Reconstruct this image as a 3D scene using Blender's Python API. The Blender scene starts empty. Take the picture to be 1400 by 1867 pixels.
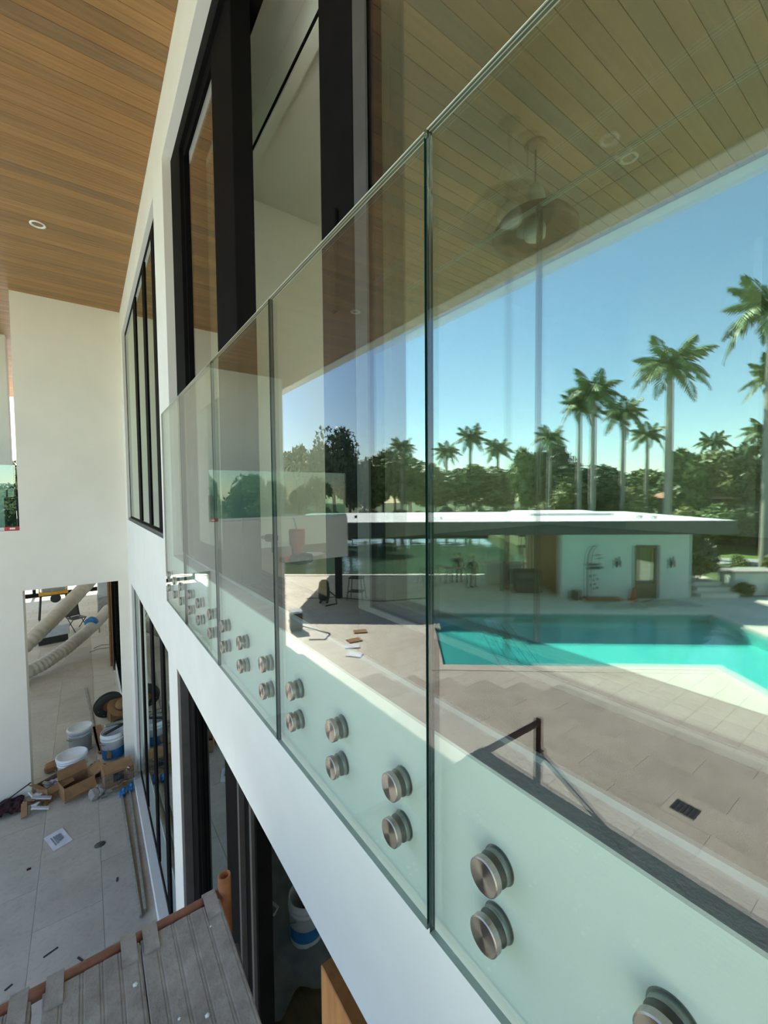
import bpy, bmesh, math, random
from mathutils import Vector, Matrix, noise
random.seed(7)
S = bpy.context.scene
C = bpy.data.collections.new('scene_collection'); S.collection.children.link(C)
H = 4.55                     # eye height above the patio; all coordinates below are relative to the eye, lifted at the end

# ------------------------------------------------------------------ camera, sky, sun, exposure
cam = bpy.data.cameras.new('camera'); co = bpy.data.objects.new('camera', cam); C.objects.link(co)
cam.sensor_fit = 'HORIZONTAL'; cam.sensor_width = 36; cam.lens = 36*763.65/1400; cam.clip_start = .02; cam.clip_end = 600
yaw, pit, rol = math.radians(35.523), math.radians(-2.495), math.radians(-.474)
fw = Vector((math.sin(yaw)*math.cos(pit), math.cos(yaw)*math.cos(pit), math.sin(pit)))
r0 = Vector((math.cos(yaw), -math.sin(yaw), 0)); u0 = r0.cross(fw)
rr = r0*math.cos(rol)+u0*math.sin(rol); uu = -r0*math.sin(rol)+u0*math.cos(rol)
co.matrix_world = Matrix(((rr.x,uu.x,-fw.x,0),(rr.y,uu.y,-fw.y,0),(rr.z,uu.z,-fw.z,0),(0,0,0,1)))
S.camera = co

SUN_EL, SUN_AZ = 51.6, 0.0   # sun over the far wing (+Y)
W = bpy.data.worlds.new('world'); S.world = W; W.use_nodes = True
wn = W.node_tree; bg = wn.nodes['Background']
sky = wn.nodes.new('ShaderNodeTexSky'); sky.sky_type = 'NISHITA'; sky.sun_disc = False
sky.sun_elevation = math.radians(SUN_EL); sky.sun_rotation = math.radians(SUN_AZ); sky.air_density = 1.0; sky.dust_density = .05; sky.ozone_density = 2.0
wb = wn.nodes.new('ShaderNodeMix'); wb.data_type = 'RGBA'; wb.blend_type = 'MULTIPLY'; wb.inputs[0].default_value = 1; wb.inputs[7].default_value = (1.02, 1.0, .94, 1)   # warm white balance
wn.links.new(sky.outputs[0], wb.inputs[6]); wn.links.new(wb.outputs[2], bg.inputs[0]); bg.inputs[1].default_value = .21
sl = bpy.data.lights.new('sun', 'SUN'); so = bpy.data.objects.new('sun', sl); C.objects.link(so)
sl.energy = 9.0; sl.color = (1.0, .93, .82); sl.angle = .0093
so.rotation_euler = Vector((0, -math.cos(math.radians(SUN_EL)), -math.sin(math.radians(SUN_EL)))).to_track_quat('-Z', 'Y').to_euler()
S.view_settings.view_transform = 'Standard'; S.view_settings.look = 'None'; S.view_settings.gamma = 1
S.view_settings.use_curve_mapping = False; S.view_settings.exposure = 0.92
S.cycles.max_bounces = 14; S.cycles.transparent_max_bounces = 24; S.cycles.glossy_bounces = 8; S.cycles.diffuse_bounces = 5
S.cycles.caustics_reflective = False; S.cycles.caustics_refractive = False; S.cycles.sample_clamp_indirect = 6
S.cycles.use_denoising = True

# ------------------------------------------------------------------ materials
def newmat(name):
    m = bpy.data.materials.new(name); m.use_nodes = True
    return m, m.node_tree, m.node_tree.nodes['Principled BSDF']
def lk(t, a, b): t.links.new(a, b)
def coords(t, scale=(1,1,1), kind='Object', rnd=False):
    tc = t.nodes.new('ShaderNodeTexCoord'); mp = t.nodes.new('ShaderNodeMapping')
    mp.inputs['Scale'].default_value = scale; lk(t, tc.outputs[kind], mp.inputs[0])
    if rnd:
        oi = t.nodes.new('ShaderNodeObjectInfo'); ml = t.nodes.new('ShaderNodeVectorMath'); ml.operation = 'SCALE'
        ml.inputs[0].default_value = (37, 91, 53); lk(t, oi.outputs['Random'], ml.inputs['Scale']); lk(t, ml.outputs[0], mp.inputs['Location'])
    return mp.outputs[0]
def ramp(t, fac, stops):
    r = t.nodes.new('ShaderNodeValToRGB'); e = r.color_ramp.elements
    while len(e) < len(stops): e.new(.5)
    for el, (p, c) in zip(e, stops): el.position = p; el.color = (*c, 1)
    lk(t, fac, r.inputs[0]); return r.outputs[0]
def nz(t, vec, scale=5, detail=4, rough=.55):
    n = t.nodes.new('ShaderNodeTexNoise'); n.inputs['Scale'].default_value = scale; n.inputs['Detail'].default_value = detail
    n.inputs['Roughness'].default_value = rough; lk(t, vec, n.inputs['Vector']); return n.outputs['Fac']
def bump(t, p, h, strength=.3, dist=.01):
    b = t.nodes.new('ShaderNodeBump'); b.inputs['Strength'].default_value = strength; b.inputs['Distance'].default_value = dist
    lk(t, h, b.inputs['Height']); lk(t, b.outputs[0], p.inputs['Normal'])
def pm(name, c, c2=None, scale=6, rough=.6, bmp=0, bdist=.004, metal=0, spec=.5, stretch=(1,1,1), lo=.35, hi=.7, rnd=False):
    m, t, p = newmat(name); p.inputs['Roughness'].default_value = rough; p.inputs['Metallic'].default_value = metal
    p.inputs['Specular IOR Level'].default_value = spec
    c2 = c2 or tuple(min(1, x*.86) for x in c)
    v = coords(t, stretch, rnd=rnd); n = nz(t, v, scale)
    lk(t, ramp(t, n, [(lo, c), (hi, c2)]), p.inputs['Base Color'])
    if bmp: bump(t, p, nz(t, v, scale*6, 5), bmp, bdist)
    return m
def glass(name, tint, r0, gcol=(1,1,1), power=5.0, haze=0.0):
    m, t, p = newmat(name); t.nodes.remove(p); out = t.nodes['Material Output']
    g = t.nodes.new('ShaderNodeNewGeometry'); d = t.nodes.new('ShaderNodeVectorMath'); d.operation = 'DOT_PRODUCT'
    lk(t, g.outputs['Normal'], d.inputs[0]); lk(t, g.outputs['Incoming'], d.inputs[1])
    def ma(op, a, b=None):
        n = t.nodes.new('ShaderNodeMath'); n.operation = op
        for i, x in enumerate((a, b)):
            if x is None: continue
            if isinstance(x, (int, float)): n.inputs[i].default_value = x
            else: lk(t, x, n.inputs[i])
        return n.outputs[0]
    s = ma('POWER', ma('SUBTRACT', 1.0, ma('ABSOLUTE', d.outputs['Value'])), power)
    f = ma('ADD', ma('MULTIPLY', s, 1-r0), r0)
    tr = t.nodes.new('ShaderNodeBsdfTransparent'); tr.inputs[0].default_value = (*tint, 1)
    gl = t.nodes.new('ShaderNodeBsdfGlossy'); gl.inputs['Roughness'].default_value = 0; gl.inputs[0].default_value = (*gcol, 1)
    mx = t.nodes.new('ShaderNodeMixShader'); lk(t, f, mx.inputs[0]); lk(t, tr.outputs[0], mx.inputs[1]); lk(t, gl.outputs[0], mx.inputs[2])
    lk(t, mx.outputs[0], out.inputs[0]); return m

M = {}
M['stucco'] = pm('white_stucco', (.86,.85,.81), (.82,.81,.77), 3, .85, .25, .003, spec=.2)
M['stucco_far'] = pm('cream_stucco', (.84,.81,.74), (.80,.77,.70), 2, .85, .25, .003, spec=.2)
M['white'] = pm('white_paint', (.85,.86,.83), (.82,.83,.80), 4, .6)
M['inner'] = pm('interior_plaster', (.82,.84,.77), (.79,.81,.74), 2, .8)  # slight green cast of light through the glass put into the plaster colour
M['sill'] = pm('grey_white_sill', (.50,.52,.50), rough=.6)
M['black'] = pm('black_aluminium', (.008,.008,.008), (.011,.010,.010), 8, .6, spec=.02)
M['track'] = pm('bronze_track', (.06,.058,.055), (.08,.076,.072), 12, .5)
M['ledge'] = pm('grey_waterproofing', (.60,.585,.56), (.52,.50,.48), 14, .85, .5, .004)
M['steel'] = pm('brushed_steel', (.62,.57,.52), (.48,.43,.39), 40, .32, metal=1, stretch=(1,1,1))
M['gasket'] = pm('black_gasket', (.02,.03,.028), rough=.5)
M['capside'] = pm('darkened_steel_rim', (.46,.41,.37), (.38,.33,.30), 30, .42, metal=1)  # bright reflections offset in the colour: rim darker than the cap face
M['barrel'] = pm('steel_barrel', (.34,.35,.33), (.26,.27,.25), 20, .4, metal=.9)
M['rust'] = pm('rusty_pink_pipe', (.38,.17,.11), (.24,.10,.06), 14, .6, .3, lo=.3, hi=.62)
M['orange'] = pm('orange_frame_paint', (.42,.135,.03), (.22,.08,.03), 10, .5, .2)
M['deckplank'] = pm('dusty_aluminium_plank', (.40,.37,.335), (.24,.215,.19), 16, .8, .8, .004, lo=.3, hi=.7)
M['galv'] = pm('galvanised_steel', (.42,.43,.43), (.30,.31,.31), 18, .4, metal=.8)
M['card'] = pm('cardboard', (.36,.21,.10), (.27,.15,.07), 8, .85)
M['carddark'] = pm('cardboard_inside', (.16,.09,.045), (.12,.07,.035), 8, .9)
M['plastic'] = pm('white_plastic', (.78,.80,.84), (.70,.73,.78), 6, .35)
M['plasticgrey'] = pm('clear_plastic_bucket', (.50,.56,.60), (.42,.48,.54), 6, .3)
M['blue'] = pm('blue_label', (.02,.16,.42), (.03,.22,.50), 10, .45)
M['duct'] = pm('white_duct', (.62,.60,.55), (.54,.52,.48), 5, .6)
M['wood'] = pm('brown_board', (.30,.15,.06), (.20,.09,.035), 5, .6, stretch=(1,1,6))
M['ply'] = pm('plywood', (.50,.25,.09), (.38,.17,.055), 4, .6, stretch=(6,6,1))
M['paper'] = pm('paper', (.80,.81,.86), rough=.8)
M['ink'] = pm('printed_ink', (.25,.27,.33), rough=.8)
M['darkcloth'] = pm('dark_red_cloth', (.05,.015,.02), (.03,.01,.012), 14, .9, .5)
M['cloth'] = pm('drop_cloth', (.30,.31,.30), (.22,.23,.22), 6, .9, .6, .01)
M['rag'] = pm('dusty_rag', (.42,.39,.36), (.30,.27,.25), 16, .9, .6)
M['dark'] = pm('dark_material', (.02,.022,.022), (.03,.03,.03), 8, .6)
M['darkgreen'] = pm('dark_green_metal', (.03,.05,.04), rough=.5)
M['red'] = pm('red_plastic', (.50,.05,.05), (.40,.04,.04), 8, .45)
M['tumbler'] = pm('dusty_rose_tumbler', (.42,.17,.13), (.36,.14,.11), 6, .4)
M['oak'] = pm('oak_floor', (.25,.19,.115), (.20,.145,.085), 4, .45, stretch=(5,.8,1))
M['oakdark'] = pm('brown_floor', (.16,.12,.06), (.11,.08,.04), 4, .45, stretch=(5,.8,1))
M['yellow'] = pm('yellow_paint', (.60,.33,.03), rough=.5)
M['fanbrown'] = pm('woven_brown', (.20,.09,.045), (.13,.055,.028), 30, .6, .4)
M['roofwhite'] = pm('white_roof_membrane', (.84,.85,.83), (.74,.75,.73), 1.2, .7)
M['fascia'] = pm('dark_bronze_fascia', (.03,.036,.036), (.04,.046,.046), 3, .45)
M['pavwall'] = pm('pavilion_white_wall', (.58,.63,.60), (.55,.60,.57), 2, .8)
M['doorbrown'] = pm('olive_door_frame', (.10,.085,.05), rough=.4)
M['pavwood'] = pm('teak_cladding', (.36,.20,.08), (.26,.13,.05), 5, .5, stretch=(1,1,7))
M['coping'] = pm('limestone_coping', (.72,.68,.58), (.66,.62,.53), 2, .75)
M['poolfinish'] = pm('turquoise_pool_finish', (.40,.80,.76), (.34,.74,.71), 2, .6)
M['trunk'] = pm('bark', (.16,.12,.08), (.09,.07,.05), 8, .9, .6, .02, stretch=(1,1,.4))
M['palmtrunk'] = pm('pale_palm_trunk', (.42,.38,.31), (.30,.27,.22), 3, .85, .3, .02, stretch=(1,1,6))
M['crownshaft'] = pm('green_crownshaft', (.16,.26,.07), (.11,.19,.05), 3, .45)
def leafmat(name, c, c2, rnd=True):
    m, t, p = newmat(name); p.inputs['Roughness'].default_value = .5
    g = t.nodes.new('ShaderNodeObjectInfo'); v = coords(t); n = nz(t, v, 1.3, 3)
    a = t.nodes.new('ShaderNodeMath'); a.operation = 'ADD'; lk(t, n, a.inputs[0])
    s = t.nodes.new('ShaderNodeMath'); s.operation = 'MULTIPLY'; s.inputs[1].default_value = .25; lk(t, g.outputs['Random'], s.inputs[0]); lk(t, s.outputs[0], a.inputs[1])
    lk(t, ramp(t, a.outputs[0], [(.35, c), (.85, c2)]), p.inputs['Base Color'])
    return m
M['leaf'] = leafmat('green_foliage', (.075,.135,.03), (.16,.22,.05))
M['leafdark'] = leafmat('dark_foliage', (.035,.065,.02), (.085,.12,.035))
M['leafolive'] = leafmat('olive_foliage', (.13,.155,.035), (.24,.24,.06))
M['frond'] = leafmat('palm_frond_green', (.09,.16,.045), (.19,.27,.09))
M['lawn'] = pm('lawn', (.13,.20,.035), (.09,.15,.025), 3, .9, .5, .02)
M['soil'] = pm('ground_soil', (.10,.135,.045), (.08,.10,.04), .6, .95)
M['asphalt'] = pm('pale_road', (.36,.36,.33), rough=.9)
M['tileroof'] = pm('terracotta_roof', (.46,.22,.13), (.36,.17,.10), 3, .8)
M['housewall'] = pm('dark_house_wall', (.10,.12,.12), rough=.8)  # house wall is dark grey all over
M['carpaint'] = pm('silver_car_paint', (.45,.50,.52), rough=.25, metal=.4)
M['carglass'] = pm('car_glass', (.03,.04,.045), rough=.1)
M['tyre'] = pm('tyre', (.015,.015,.015), rough=.8)
M['conemat'] = pm('orange_red_plastic', (.60,.12,.05), rough=.5)
M['clearplastic'] = glass('clear_plastic_sheet', (.80,.84,.84), .12)
M['skin'] = pm('skin', (.35,.20,.13), rough=.6)
M['shirt'] = pm('dark_shirt', (.03,.035,.04), rough=.9)
M['trouser'] = pm('dark_trousers', (.05,.05,.055), rough=.9)
M['hair'] = pm('dark_hair', (.015,.012,.01), rough=.7)
M['cord'] = pm('black_cord', (.012,.012,.012), rough=.5)
M['whitecord'] = pm('white_cord', (.7,.7,.66), rough=.5)
m, t, p = newmat('fill_light_glow'); p.inputs['Emission Color'].default_value = (1,1,.92,1); p.inputs['Emission Strength'].default_value = 1.5; M['fillglow'] = m  # glow of the lamps added in the upper room
M['rail_glass'] = glass('laminated_rail_glass', (.93,.985,.96), .065)
M['door_outer'] = glass('door_outer_pane', (.94,.97,.95), .05)
M['door_inner'] = glass('door_coated_pane', (.68,.70,.63), .30, (.92,1.0,.99), 4.0)
M['lower_glass'] = glass('lower_window_pane', (.40,.44,.40), .22, (.9,1,.95), 4.0)
M['far_rail'] = glass('green_rail_glass', (.62,.82,.76), .12)
m, t, p = newmat('green_glass_edge'); p.inputs['Base Color'].default_value = (.004,.035,.028,1); p.inputs['Roughness'].default_value = .12; M['edge'] = m
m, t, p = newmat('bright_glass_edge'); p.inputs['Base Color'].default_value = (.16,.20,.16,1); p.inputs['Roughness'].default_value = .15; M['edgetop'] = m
M['edgeglint'] = pm('painted_edge_glint', (.80,.86,.74), rough=.2); M['edgebot'] = pm('pale_bottom_reflection', (.50,.60,.55), rough=.2); M['interlayer'] = pm('grey_interlayer', (.10,.14,.13), rough=.4)  # edge glints and the bottom edge's pale reflection are put into these colours
m, t, p = newmat('brushed_cap_steel'); p.inputs['Metallic'].default_value = 1; p.inputs['Roughness'].default_value = .30; p.inputs['Base Color'].default_value = (.82,.74,.67,1)
p.inputs['Anisotropic'].default_value = .9; tg = t.nodes.new('ShaderNodeTangent'); tg.direction_type = 'RADIAL'; tg.axis = 'X'; lk(t, tg.outputs[0], p.inputs['Tangent']); M['cap'] = m
# soffit boards: each board its own tint and grain
m, t, p = newmat('cedar_soffit_board'); p.inputs['Roughness'].default_value = .5
v = coords(t, (1.3, 26, 26), rnd=True); n = nz(t, v, 1.6, 6, .6); oi = t.nodes.new('ShaderNodeObjectInfo')
base = ramp(t, oi.outputs['Random'], [(0, (.27,.150,.058)), (.2, (.36,.190,.068)), (.4, (.31,.160,.055)), (.6, (.245,.145,.066)), (.8, (.34,.170,.056)), (1, (.39,.215,.080))])
gr = ramp(t, n, [(.3, (.70,.68,.66)), (.65, (1.08,1.06,1.04))])
mx = t.nodes.new('ShaderNodeMix'); mx.data_type = 'RGBA'; mx.blend_type = 'MULTIPLY'; mx.inputs[0].default_value = 1
lk(t, base, mx.inputs[6]); lk(t, gr, mx.inputs[7]); lk(t, mx.outputs[2], p.inputs['Base Color']); bump(t, p, n, .12, .004); M['board'] = m
# patio stone with dust and stains
m, t, p = newmat('patio_limestone'); p.inputs['Roughness'].default_value = .8; v = coords(t, rnd=True)
a = nz(t, v, 1.5, 6, .65); b2 = nz(t, v, 22, 4); oi = t.nodes.new('ShaderNodeObjectInfo')
cc = ramp(t, a, [(.28, (.45,.41,.35)), (.55, (.555,.515,.445)), (.8, (.61,.575,.505))])
g2 = ramp(t, oi.outputs['Random'], [(0, (.93,.93,.93)), (1, (1.05,1.04,1.03))]); g3 = ramp(t, b2, [(.25, (.86,.85,.84)), (.5, (1,1,1))])
m1 = t.nodes.new('ShaderNodeMix'); m1.data_type = 'RGBA'; m1.blend_type = 'MULTIPLY'; m1.inputs[0].default_value = 1; lk(t, cc, m1.inputs[6]); lk(t, g2, m1.inputs[7])
m2 = t.nodes.new('ShaderNodeMix'); m2.data_type = 'RGBA'; m2.blend_type = 'MULTIPLY'; m2.inputs[0].default_value = 1; lk(t, m1.outputs[2], m2.inputs[6]); lk(t, g3, m2.inputs[7])
lk(t, m2.outputs[2], p.inputs['Base Color']); bump(t, p, b2, .04, .002); M['tile'] = m
# far deck: same stone with printed joints
m, t, p = newmat('deck_limestone'); p.inputs['Roughness'].default_value = .8; v = coords(t); a = nz(t, v, .8, 6, .65)
br = t.nodes.new('ShaderNodeTexBrick'); br.inputs['Scale'].default_value = .55; br.inputs['Mortar Size'].default_value = .006
br.inputs['Color1'].default_value = (1,1,1,1); br.inputs['Color2'].default_value = (.95,.95,.94,1); br.inputs['Mortar'].default_value = (.78,.77,.75,1); lk(t, v, br.inputs['Vector'])
cc = ramp(t, a, [(.28, (.60,.55,.46)), (.6, (.72,.68,.59))]); m1 = t.nodes.new('ShaderNodeMix'); m1.data_type = 'RGBA'; m1.blend_type = 'MULTIPLY'; m1.inputs[0].default_value = 1
lk(t, cc, m1.inputs[6]); lk(t, br.outputs[0], m1.inputs[7]); lk(t, m1.outputs[2], p.inputs['Base Color']); M['deckstone'] = m
# water
def water(name, tint, r0, wscale, bstr):
    m = glass(name, tint, r0); t = m.node_tree; v = coords(t, (1, 2.2, 1)); h = nz(t, v, wscale, 3)
    b = t.nodes.new('ShaderNodeBump'); b.inputs['Strength'].default_value = bstr; b.inputs['Distance'].default_value = .05; lk(t, h, b.inputs['Height'])
    for n in t.nodes:
        if n.type == 'BSDF_GLOSSY': lk(t, b.outputs[0], n.inputs['Normal'])
    return m
M['poolwater'] = water('pool_water', (.42,.86,.86), .03, 1.6, .25)
M['lakewater'] = pm('lake_water', (.055,.105,.07), (.045,.085,.06), .3, .06)
_t = M['lakewater'].node_tree; bump(_t, _t.nodes['Principled BSDF'], nz(_t, coords(_t, (1, 1, 1)), .55, 3), .35, .12)
M['lakebed'] = pm('lake_bed', (.10,.16,.11), rough=.9)

# ------------------------------------------------------------------ mesh helpers
def NB(): return bmesh.new()
def box(bm, x0, x1, y0, y1, z0, z1, mi=0, bev=0):
    vs = [bm.verts.new(p) for p in ((x0,y0,z0),(x1,y0,z0),(x1,y1,z0),(x0,y1,z0),(x0,y0,z1),(x1,y0,z1),(x1,y1,z1),(x0,y1,z1))]
    fs = [bm.faces.new([vs[i] for i in q]) for q in ((0,3,2,1),(4,5,6,7),(0,1,5,4),(1,2,6,5),(2,3,7,6),(3,0,4,7))]
    for f in fs: f.material_index = mi
    if bev: bmesh.ops.bevel(bm, geom=list({e for f in fs for e in f.edges}), offset=bev, segments=1, affect='EDGES')
    return fs
def obox(bm, c, ax, ay, az, mi=0):   # oriented box, half-axis vectors
    c = Vector(c); ax, ay, az = Vector(ax), Vector(ay), Vector(az)
    vs = [bm.verts.new(c+ax*i+ay*j+az*k) for k in (-1,1) for j in (-1,1) for i in (-1,1)]
    for q in ((0,2,3,1),(4,5,7,6),(0,1,5,4),(1,3,7,5),(3,2,6,7),(2,0,4,6)): bm.faces.new([vs[i] for i in q]).material_index = mi
def prism(bm, pts, z0, z1, mi=0):
    n = len(pts); a = [bm.verts.new((x,y,z0)) for x,y in pts]; b = [bm.verts.new((x,y,z1)) for x,y in pts]
    area = sum(pts[i][0]*pts[(i+1)%n][1]-pts[(i+1)%n][0]*pts[i][1] for i in range(n))
    if area < 0: a.reverse(); b.reverse()
    bm.faces.new(a[::-1]).material_index = mi; bm.faces.new(b).material_index = mi
    for i in range(n): bm.faces.new([a[i], a[(i+1)%n], b[(i+1)%n], b[i]]).material_index = mi
def tube(bm, pts, r, seg=8, cap=True, mi=0, smooth=True):
    pts = [Vector(p) for p in pts]; rs = r if isinstance(r, (list, tuple)) else [r]*len(pts); rings = []
    up = None
    for i, p in enumerate(pts):
        d = (pts[min(i+1, len(pts)-1)]-pts[max(i-1, 0)]).normalized()
        if up is None or abs(up.dot(d)) > .99: up = Vector((0,0,1)) if abs(d.z) < .9 else Vector((1,0,0))
        s = d.cross(up).normalized(); up = s.cross(d).normalized()
        rings.append([bm.verts.new(p+(s*math.cos(2*math.pi*k/seg)+up*math.sin(2*math.pi*k/seg))*rs[i]) for k in range(seg)])
    for a, b in zip(rings, rings[1:]):
        for k in range(seg):
            f = bm.faces.new([a[k], a[(k+1)%seg], b[(k+1)%seg], b[k]]); f.smooth = smooth; f.material_index = mi
    if cap:
        bm.faces.new(rings[0][::-1]).material_index = mi; bm.faces.new(rings[-1]).material_index = mi
def lathe(bm, prof, c=(0,0,0), seg=20, axis='Z', mi=0, smooth=True):
    c = Vector(c); rings = []
    for r, h in prof:
        ring = []
        for k in range(seg):
            a = 2*math.pi*k/seg; u, w = r*math.cos(a), r*math.sin(a)
            ring.append(bm.verts.new(c+(Vector((u,w,h)) if axis == 'Z' else Vector((h,u,w)) if axis == 'X' else Vector((w,h,u)))))
        rings.append(ring)
    for a, b in zip(rings, rings[1:]):
        for k in range(seg):
            f = bm.faces.new([a[k], a[(k+1)%seg], b[(k+1)%seg], b[k]]); f.smooth = smooth; f.material_index = mi
    if prof[0][0] > 1e-4: bm.faces.new(rings[0][::-1]).material_index = mi
    if prof[-1][0] > 1e-4: bm.faces.new(rings[-1]).material_index = mi
def quad(bm, pts, mi=0):
    f = bm.faces.new([bm.verts.new(p) for p in pts]); f.material_index = mi; return f
def mesh(name, bm, mats):
    me = bpy.data.meshes.new(name); bm.to_mesh(me); bm.free()
    for x in (mats if isinstance(mats, (list, tuple)) else [mats]): me.materials.append(M[x] if isinstance(x, str) else x)
    return me
BASE = {}
def obj(name, bm, mats, parent=None, loc=None):
    """links bm (given in the parent's frame if loc None) as one object"""
    me = mesh(name, bm, mats); o = bpy.data.objects.new(name, me); C.objects.link(o)
    if parent: o.parent = parent
    if loc: o.location = loc
    return o
def tag(o, label, cat, group=None):
    o['label'] = label; o['category'] = cat
    if group: o['group'] = group
    return o
def thing(name, label, cat, loc=(0,0,0), rz=0, group=None):
    o = bpy.data.objects.new(name, None); C.objects.link(o); o.location = loc; o.rotation_euler = (0,0,rz); o.empty_display_size = .1
    return tag(o, label, cat, group)
def struct(name, bm, mats, parent=None, label=None):
    o = obj(name, bm, mats, parent)
    if not parent: o['kind'] = 'structure'
    if label: o['label'] = label
    return o
def dup(o, label=None, group=None):
    r = o.copy(); C.objects.link(r)
    for ch in list(o.children):
        c = ch.copy(); C.objects.link(c); c.parent = r
        for g in list(ch.children):
            d = g.copy(); C.objects.link(d); d.parent = c
    if label: r['label'] = label
    if group: r['group'] = group
    return r
AV, BV = (-.782,-.623), (-.623,.782)          # yard axes: along the pool, away from the house
def AN(a, n): return (a*AV[0]+n*BV[0], a*AV[1]+n*BV[1])
def boxAN(bm, a0, a1, n0, n1, z0, z1, mi=0): prism(bm, [AN(a0,n0), AN(a1,n0), AN(a1,n1), AN(a0,n1)], z0, z1, mi)
YR = math.atan2(AV[1], AV[0])                 # rotation whose local x runs along a and local y towards the house
G = -4.55

# ================================================================== SETTING
# ---- patio floor: bed, stone tiles (each a piece), yard deck
bm = NB()
boxAN(bm, -42, .1, -14, 22.3, G-.4, G-.008); boxAN(bm, .1, 7.1, -14, 10.33, G-.4, G-.008); boxAN(bm, 7.1, 10.3, -14, 3, G-.4, G-.008)
boxAN(bm, 10.3, 14.6, -14, 17.9, G-.4, G-.008); boxAN(bm, .1, 10.3, 15.2, 22.3, G-.4, G-.008)
floor = struct('floor', bm, 'deckstone', label='pale limestone patio and pool deck')
bmt = NB(); box(bmt, .0015, .6135, .0015, 1.2285, -.03, 0, bev=.0012); tile_me = mesh('tile', bmt, 'tile')
x0 = -.592+.615-.615*13
for i in range(16):
    for j in range(15):
        x, y = x0+i*.615, -.6+j*1.23+(.61 if i % 2 else 0)
        if x+.615 > .60 and y > 8.0: continue
        if x > .5: continue
        n_ = max(px_*BV[0]+py_*BV[1] for px_ in (x, x+.615) for py_ in (y, y+1.23))
        if n_ > 9.9 and x < -4: continue
        if y > 16.5: continue
        o = bpy.data.objects.new('tile', tile_me); C.objects.link(o); o.parent = floor; o.location = (x, y, G+random.uniform(-.0012, .0012))
# ---- ceiling: cedar soffit, every board a piece
PW = .125; SX0, SX1 = -3.61, .56
bm = NB(); box(bm, SX0-.25, .80, -6, 17, 3.03, 3.42)
ceiling = struct('ceiling', bm, 'stucco', label='deep roof overhang with a cedar board soffit')
bmb = NB(); box(bmb, SX0, SX1, .0012, PW-.0012, 3.0, 3.028, bev=.0022); board_me = mesh('board', bmb, 'board')
yb = 2.971-PW*70
for i in range(188):
    y = yb+i*PW
    if y < -5.9 or y > 16.8: continue
    o = bpy.data.objects.new('board', board_me); C.objects.link(o); o.parent = ceiling; o.location = (0, y, 0)
bm = NB(); box(bm, -3.87, SX0, -6, 17, 2.985, 3.42)
struct('trim_1', bm, 'stucco', label='white stucco border along the outer soffit edge')
# ---- facade wall (X = .56) with its openings
bm = NB(); WX, WT = .56, .86
def fw_(y0, y1, z0, z1, x1=WT): box(bm, WX, x1, y0, y1, z0, z1)
fw_(-6, 17, 2.57, 3.03); fw_(3.66, 4.17, -.48, 2.57); fw_(7.9, 17, -.48, 2.57); fw_(4.17, 7.9, -.48, -.385)
fw_(-6, 8.3, -1.39, -.48); fw_(3.67, 4.1, G, -1.39); fw_(7.72, 8.3, G, -1.39); fw_(8.3, 17, -1.39, -.48)
fw_(14.6, 26, G, -1.39)
struct('wall_right', bm, 'stucco', label='white stucco house facade seen along its face')
bm = NB(); box(bm, .555, .632, -6, 3.66, -.481, -.474); struct('trim_2', bm, 'ledge', label='grey ledge on top of the balcony slab edge')
bm = NB(); box(bm, .632, .642, -6, 3.66, -.481, -.462); struct('trim_3', bm, 'sill', label='white threshold strip below the balcony door')
bm = NB(); box(bm, .49, .60, 4.1, 7.72, G, G+.07, bev=.01); struct('trim_4', bm, 'white', label='white curb under the lower windows')
bm = NB(); box(bm, .52, .62, 8.3, 14.6, G, G+.16, bev=.01); struct('trim_5', bm, 'white', label='white curb along the passage glazing')
# ---- the far wing: wall panel, floor band, pillar, back wall, posts
bm = NB()
box(bm, -.80, .56, 8.2, 8.5, -.50, 3.0); box(bm, -3.76, .56, 8.2, 8.5, -1.41, -.50); box(bm, -3.76, .56, 8.5, 26, -1.41, -.56)
box(bm, -2.25, -.80, 8.2, 8.5, G, -1.41); box(bm, .42, .56, 8.2, 8.42, G, -1.41)
struct('wall_far', bm, 'stucco_far', label='cream stucco wing closing the end of the patio')
bm = NB(); box(bm, -3.2, -1.11, 10.5, 10.8, -.56, 3.0); struct('wall_back', bm, 'stucco_far', label='cream wall at the back of the far balcony')
g_ = thing('balcony_glass', 'green tinted glass guard on the far wing balcony', 'railing', (-2.3, 8.26, -.5))
bm = NB(); box(bm, -1.44, 1.47, -.01, .01, .03, .97); obj('glass_pane', bm, 'far_rail', g_)
bm = NB(); box(bm, -1.46, 1.48, -.03, .03, .002, .05); obj('base_shoe', bm, 'white', g_)
t_ = thing('tool_bag', 'black tool bag standing behind the far balcony glass', 'bag', (-.93, 8.8, -.5))
bm = NB(); box(bm, -.09, .09, -.12, .12, -.06, .50, bev=.03); obj('bag', bm, 'dark', t_)
bm = NB(); tube(bm, [(-.06,0,.48),(-.06,0,.60),(0,0,.66),(.06,0,.60),(.06,0,.48)], .012, 6); obj('handle', bm, 'cord', t_)
b_ = thing('red_box', 'small red box lying at the edge of the far balcony', 'box', (-.88, 8.22, -.5))
bm = NB(); box(bm, -.09, .08, -.018, .018, 0, .06, bev=.005); obj('body', bm, 'red', b_)
bm = NB(); box(bm, -.03, .03, -.0195, .0195, .02, .045); obj('label_plate', bm, 'white', b_)

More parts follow.
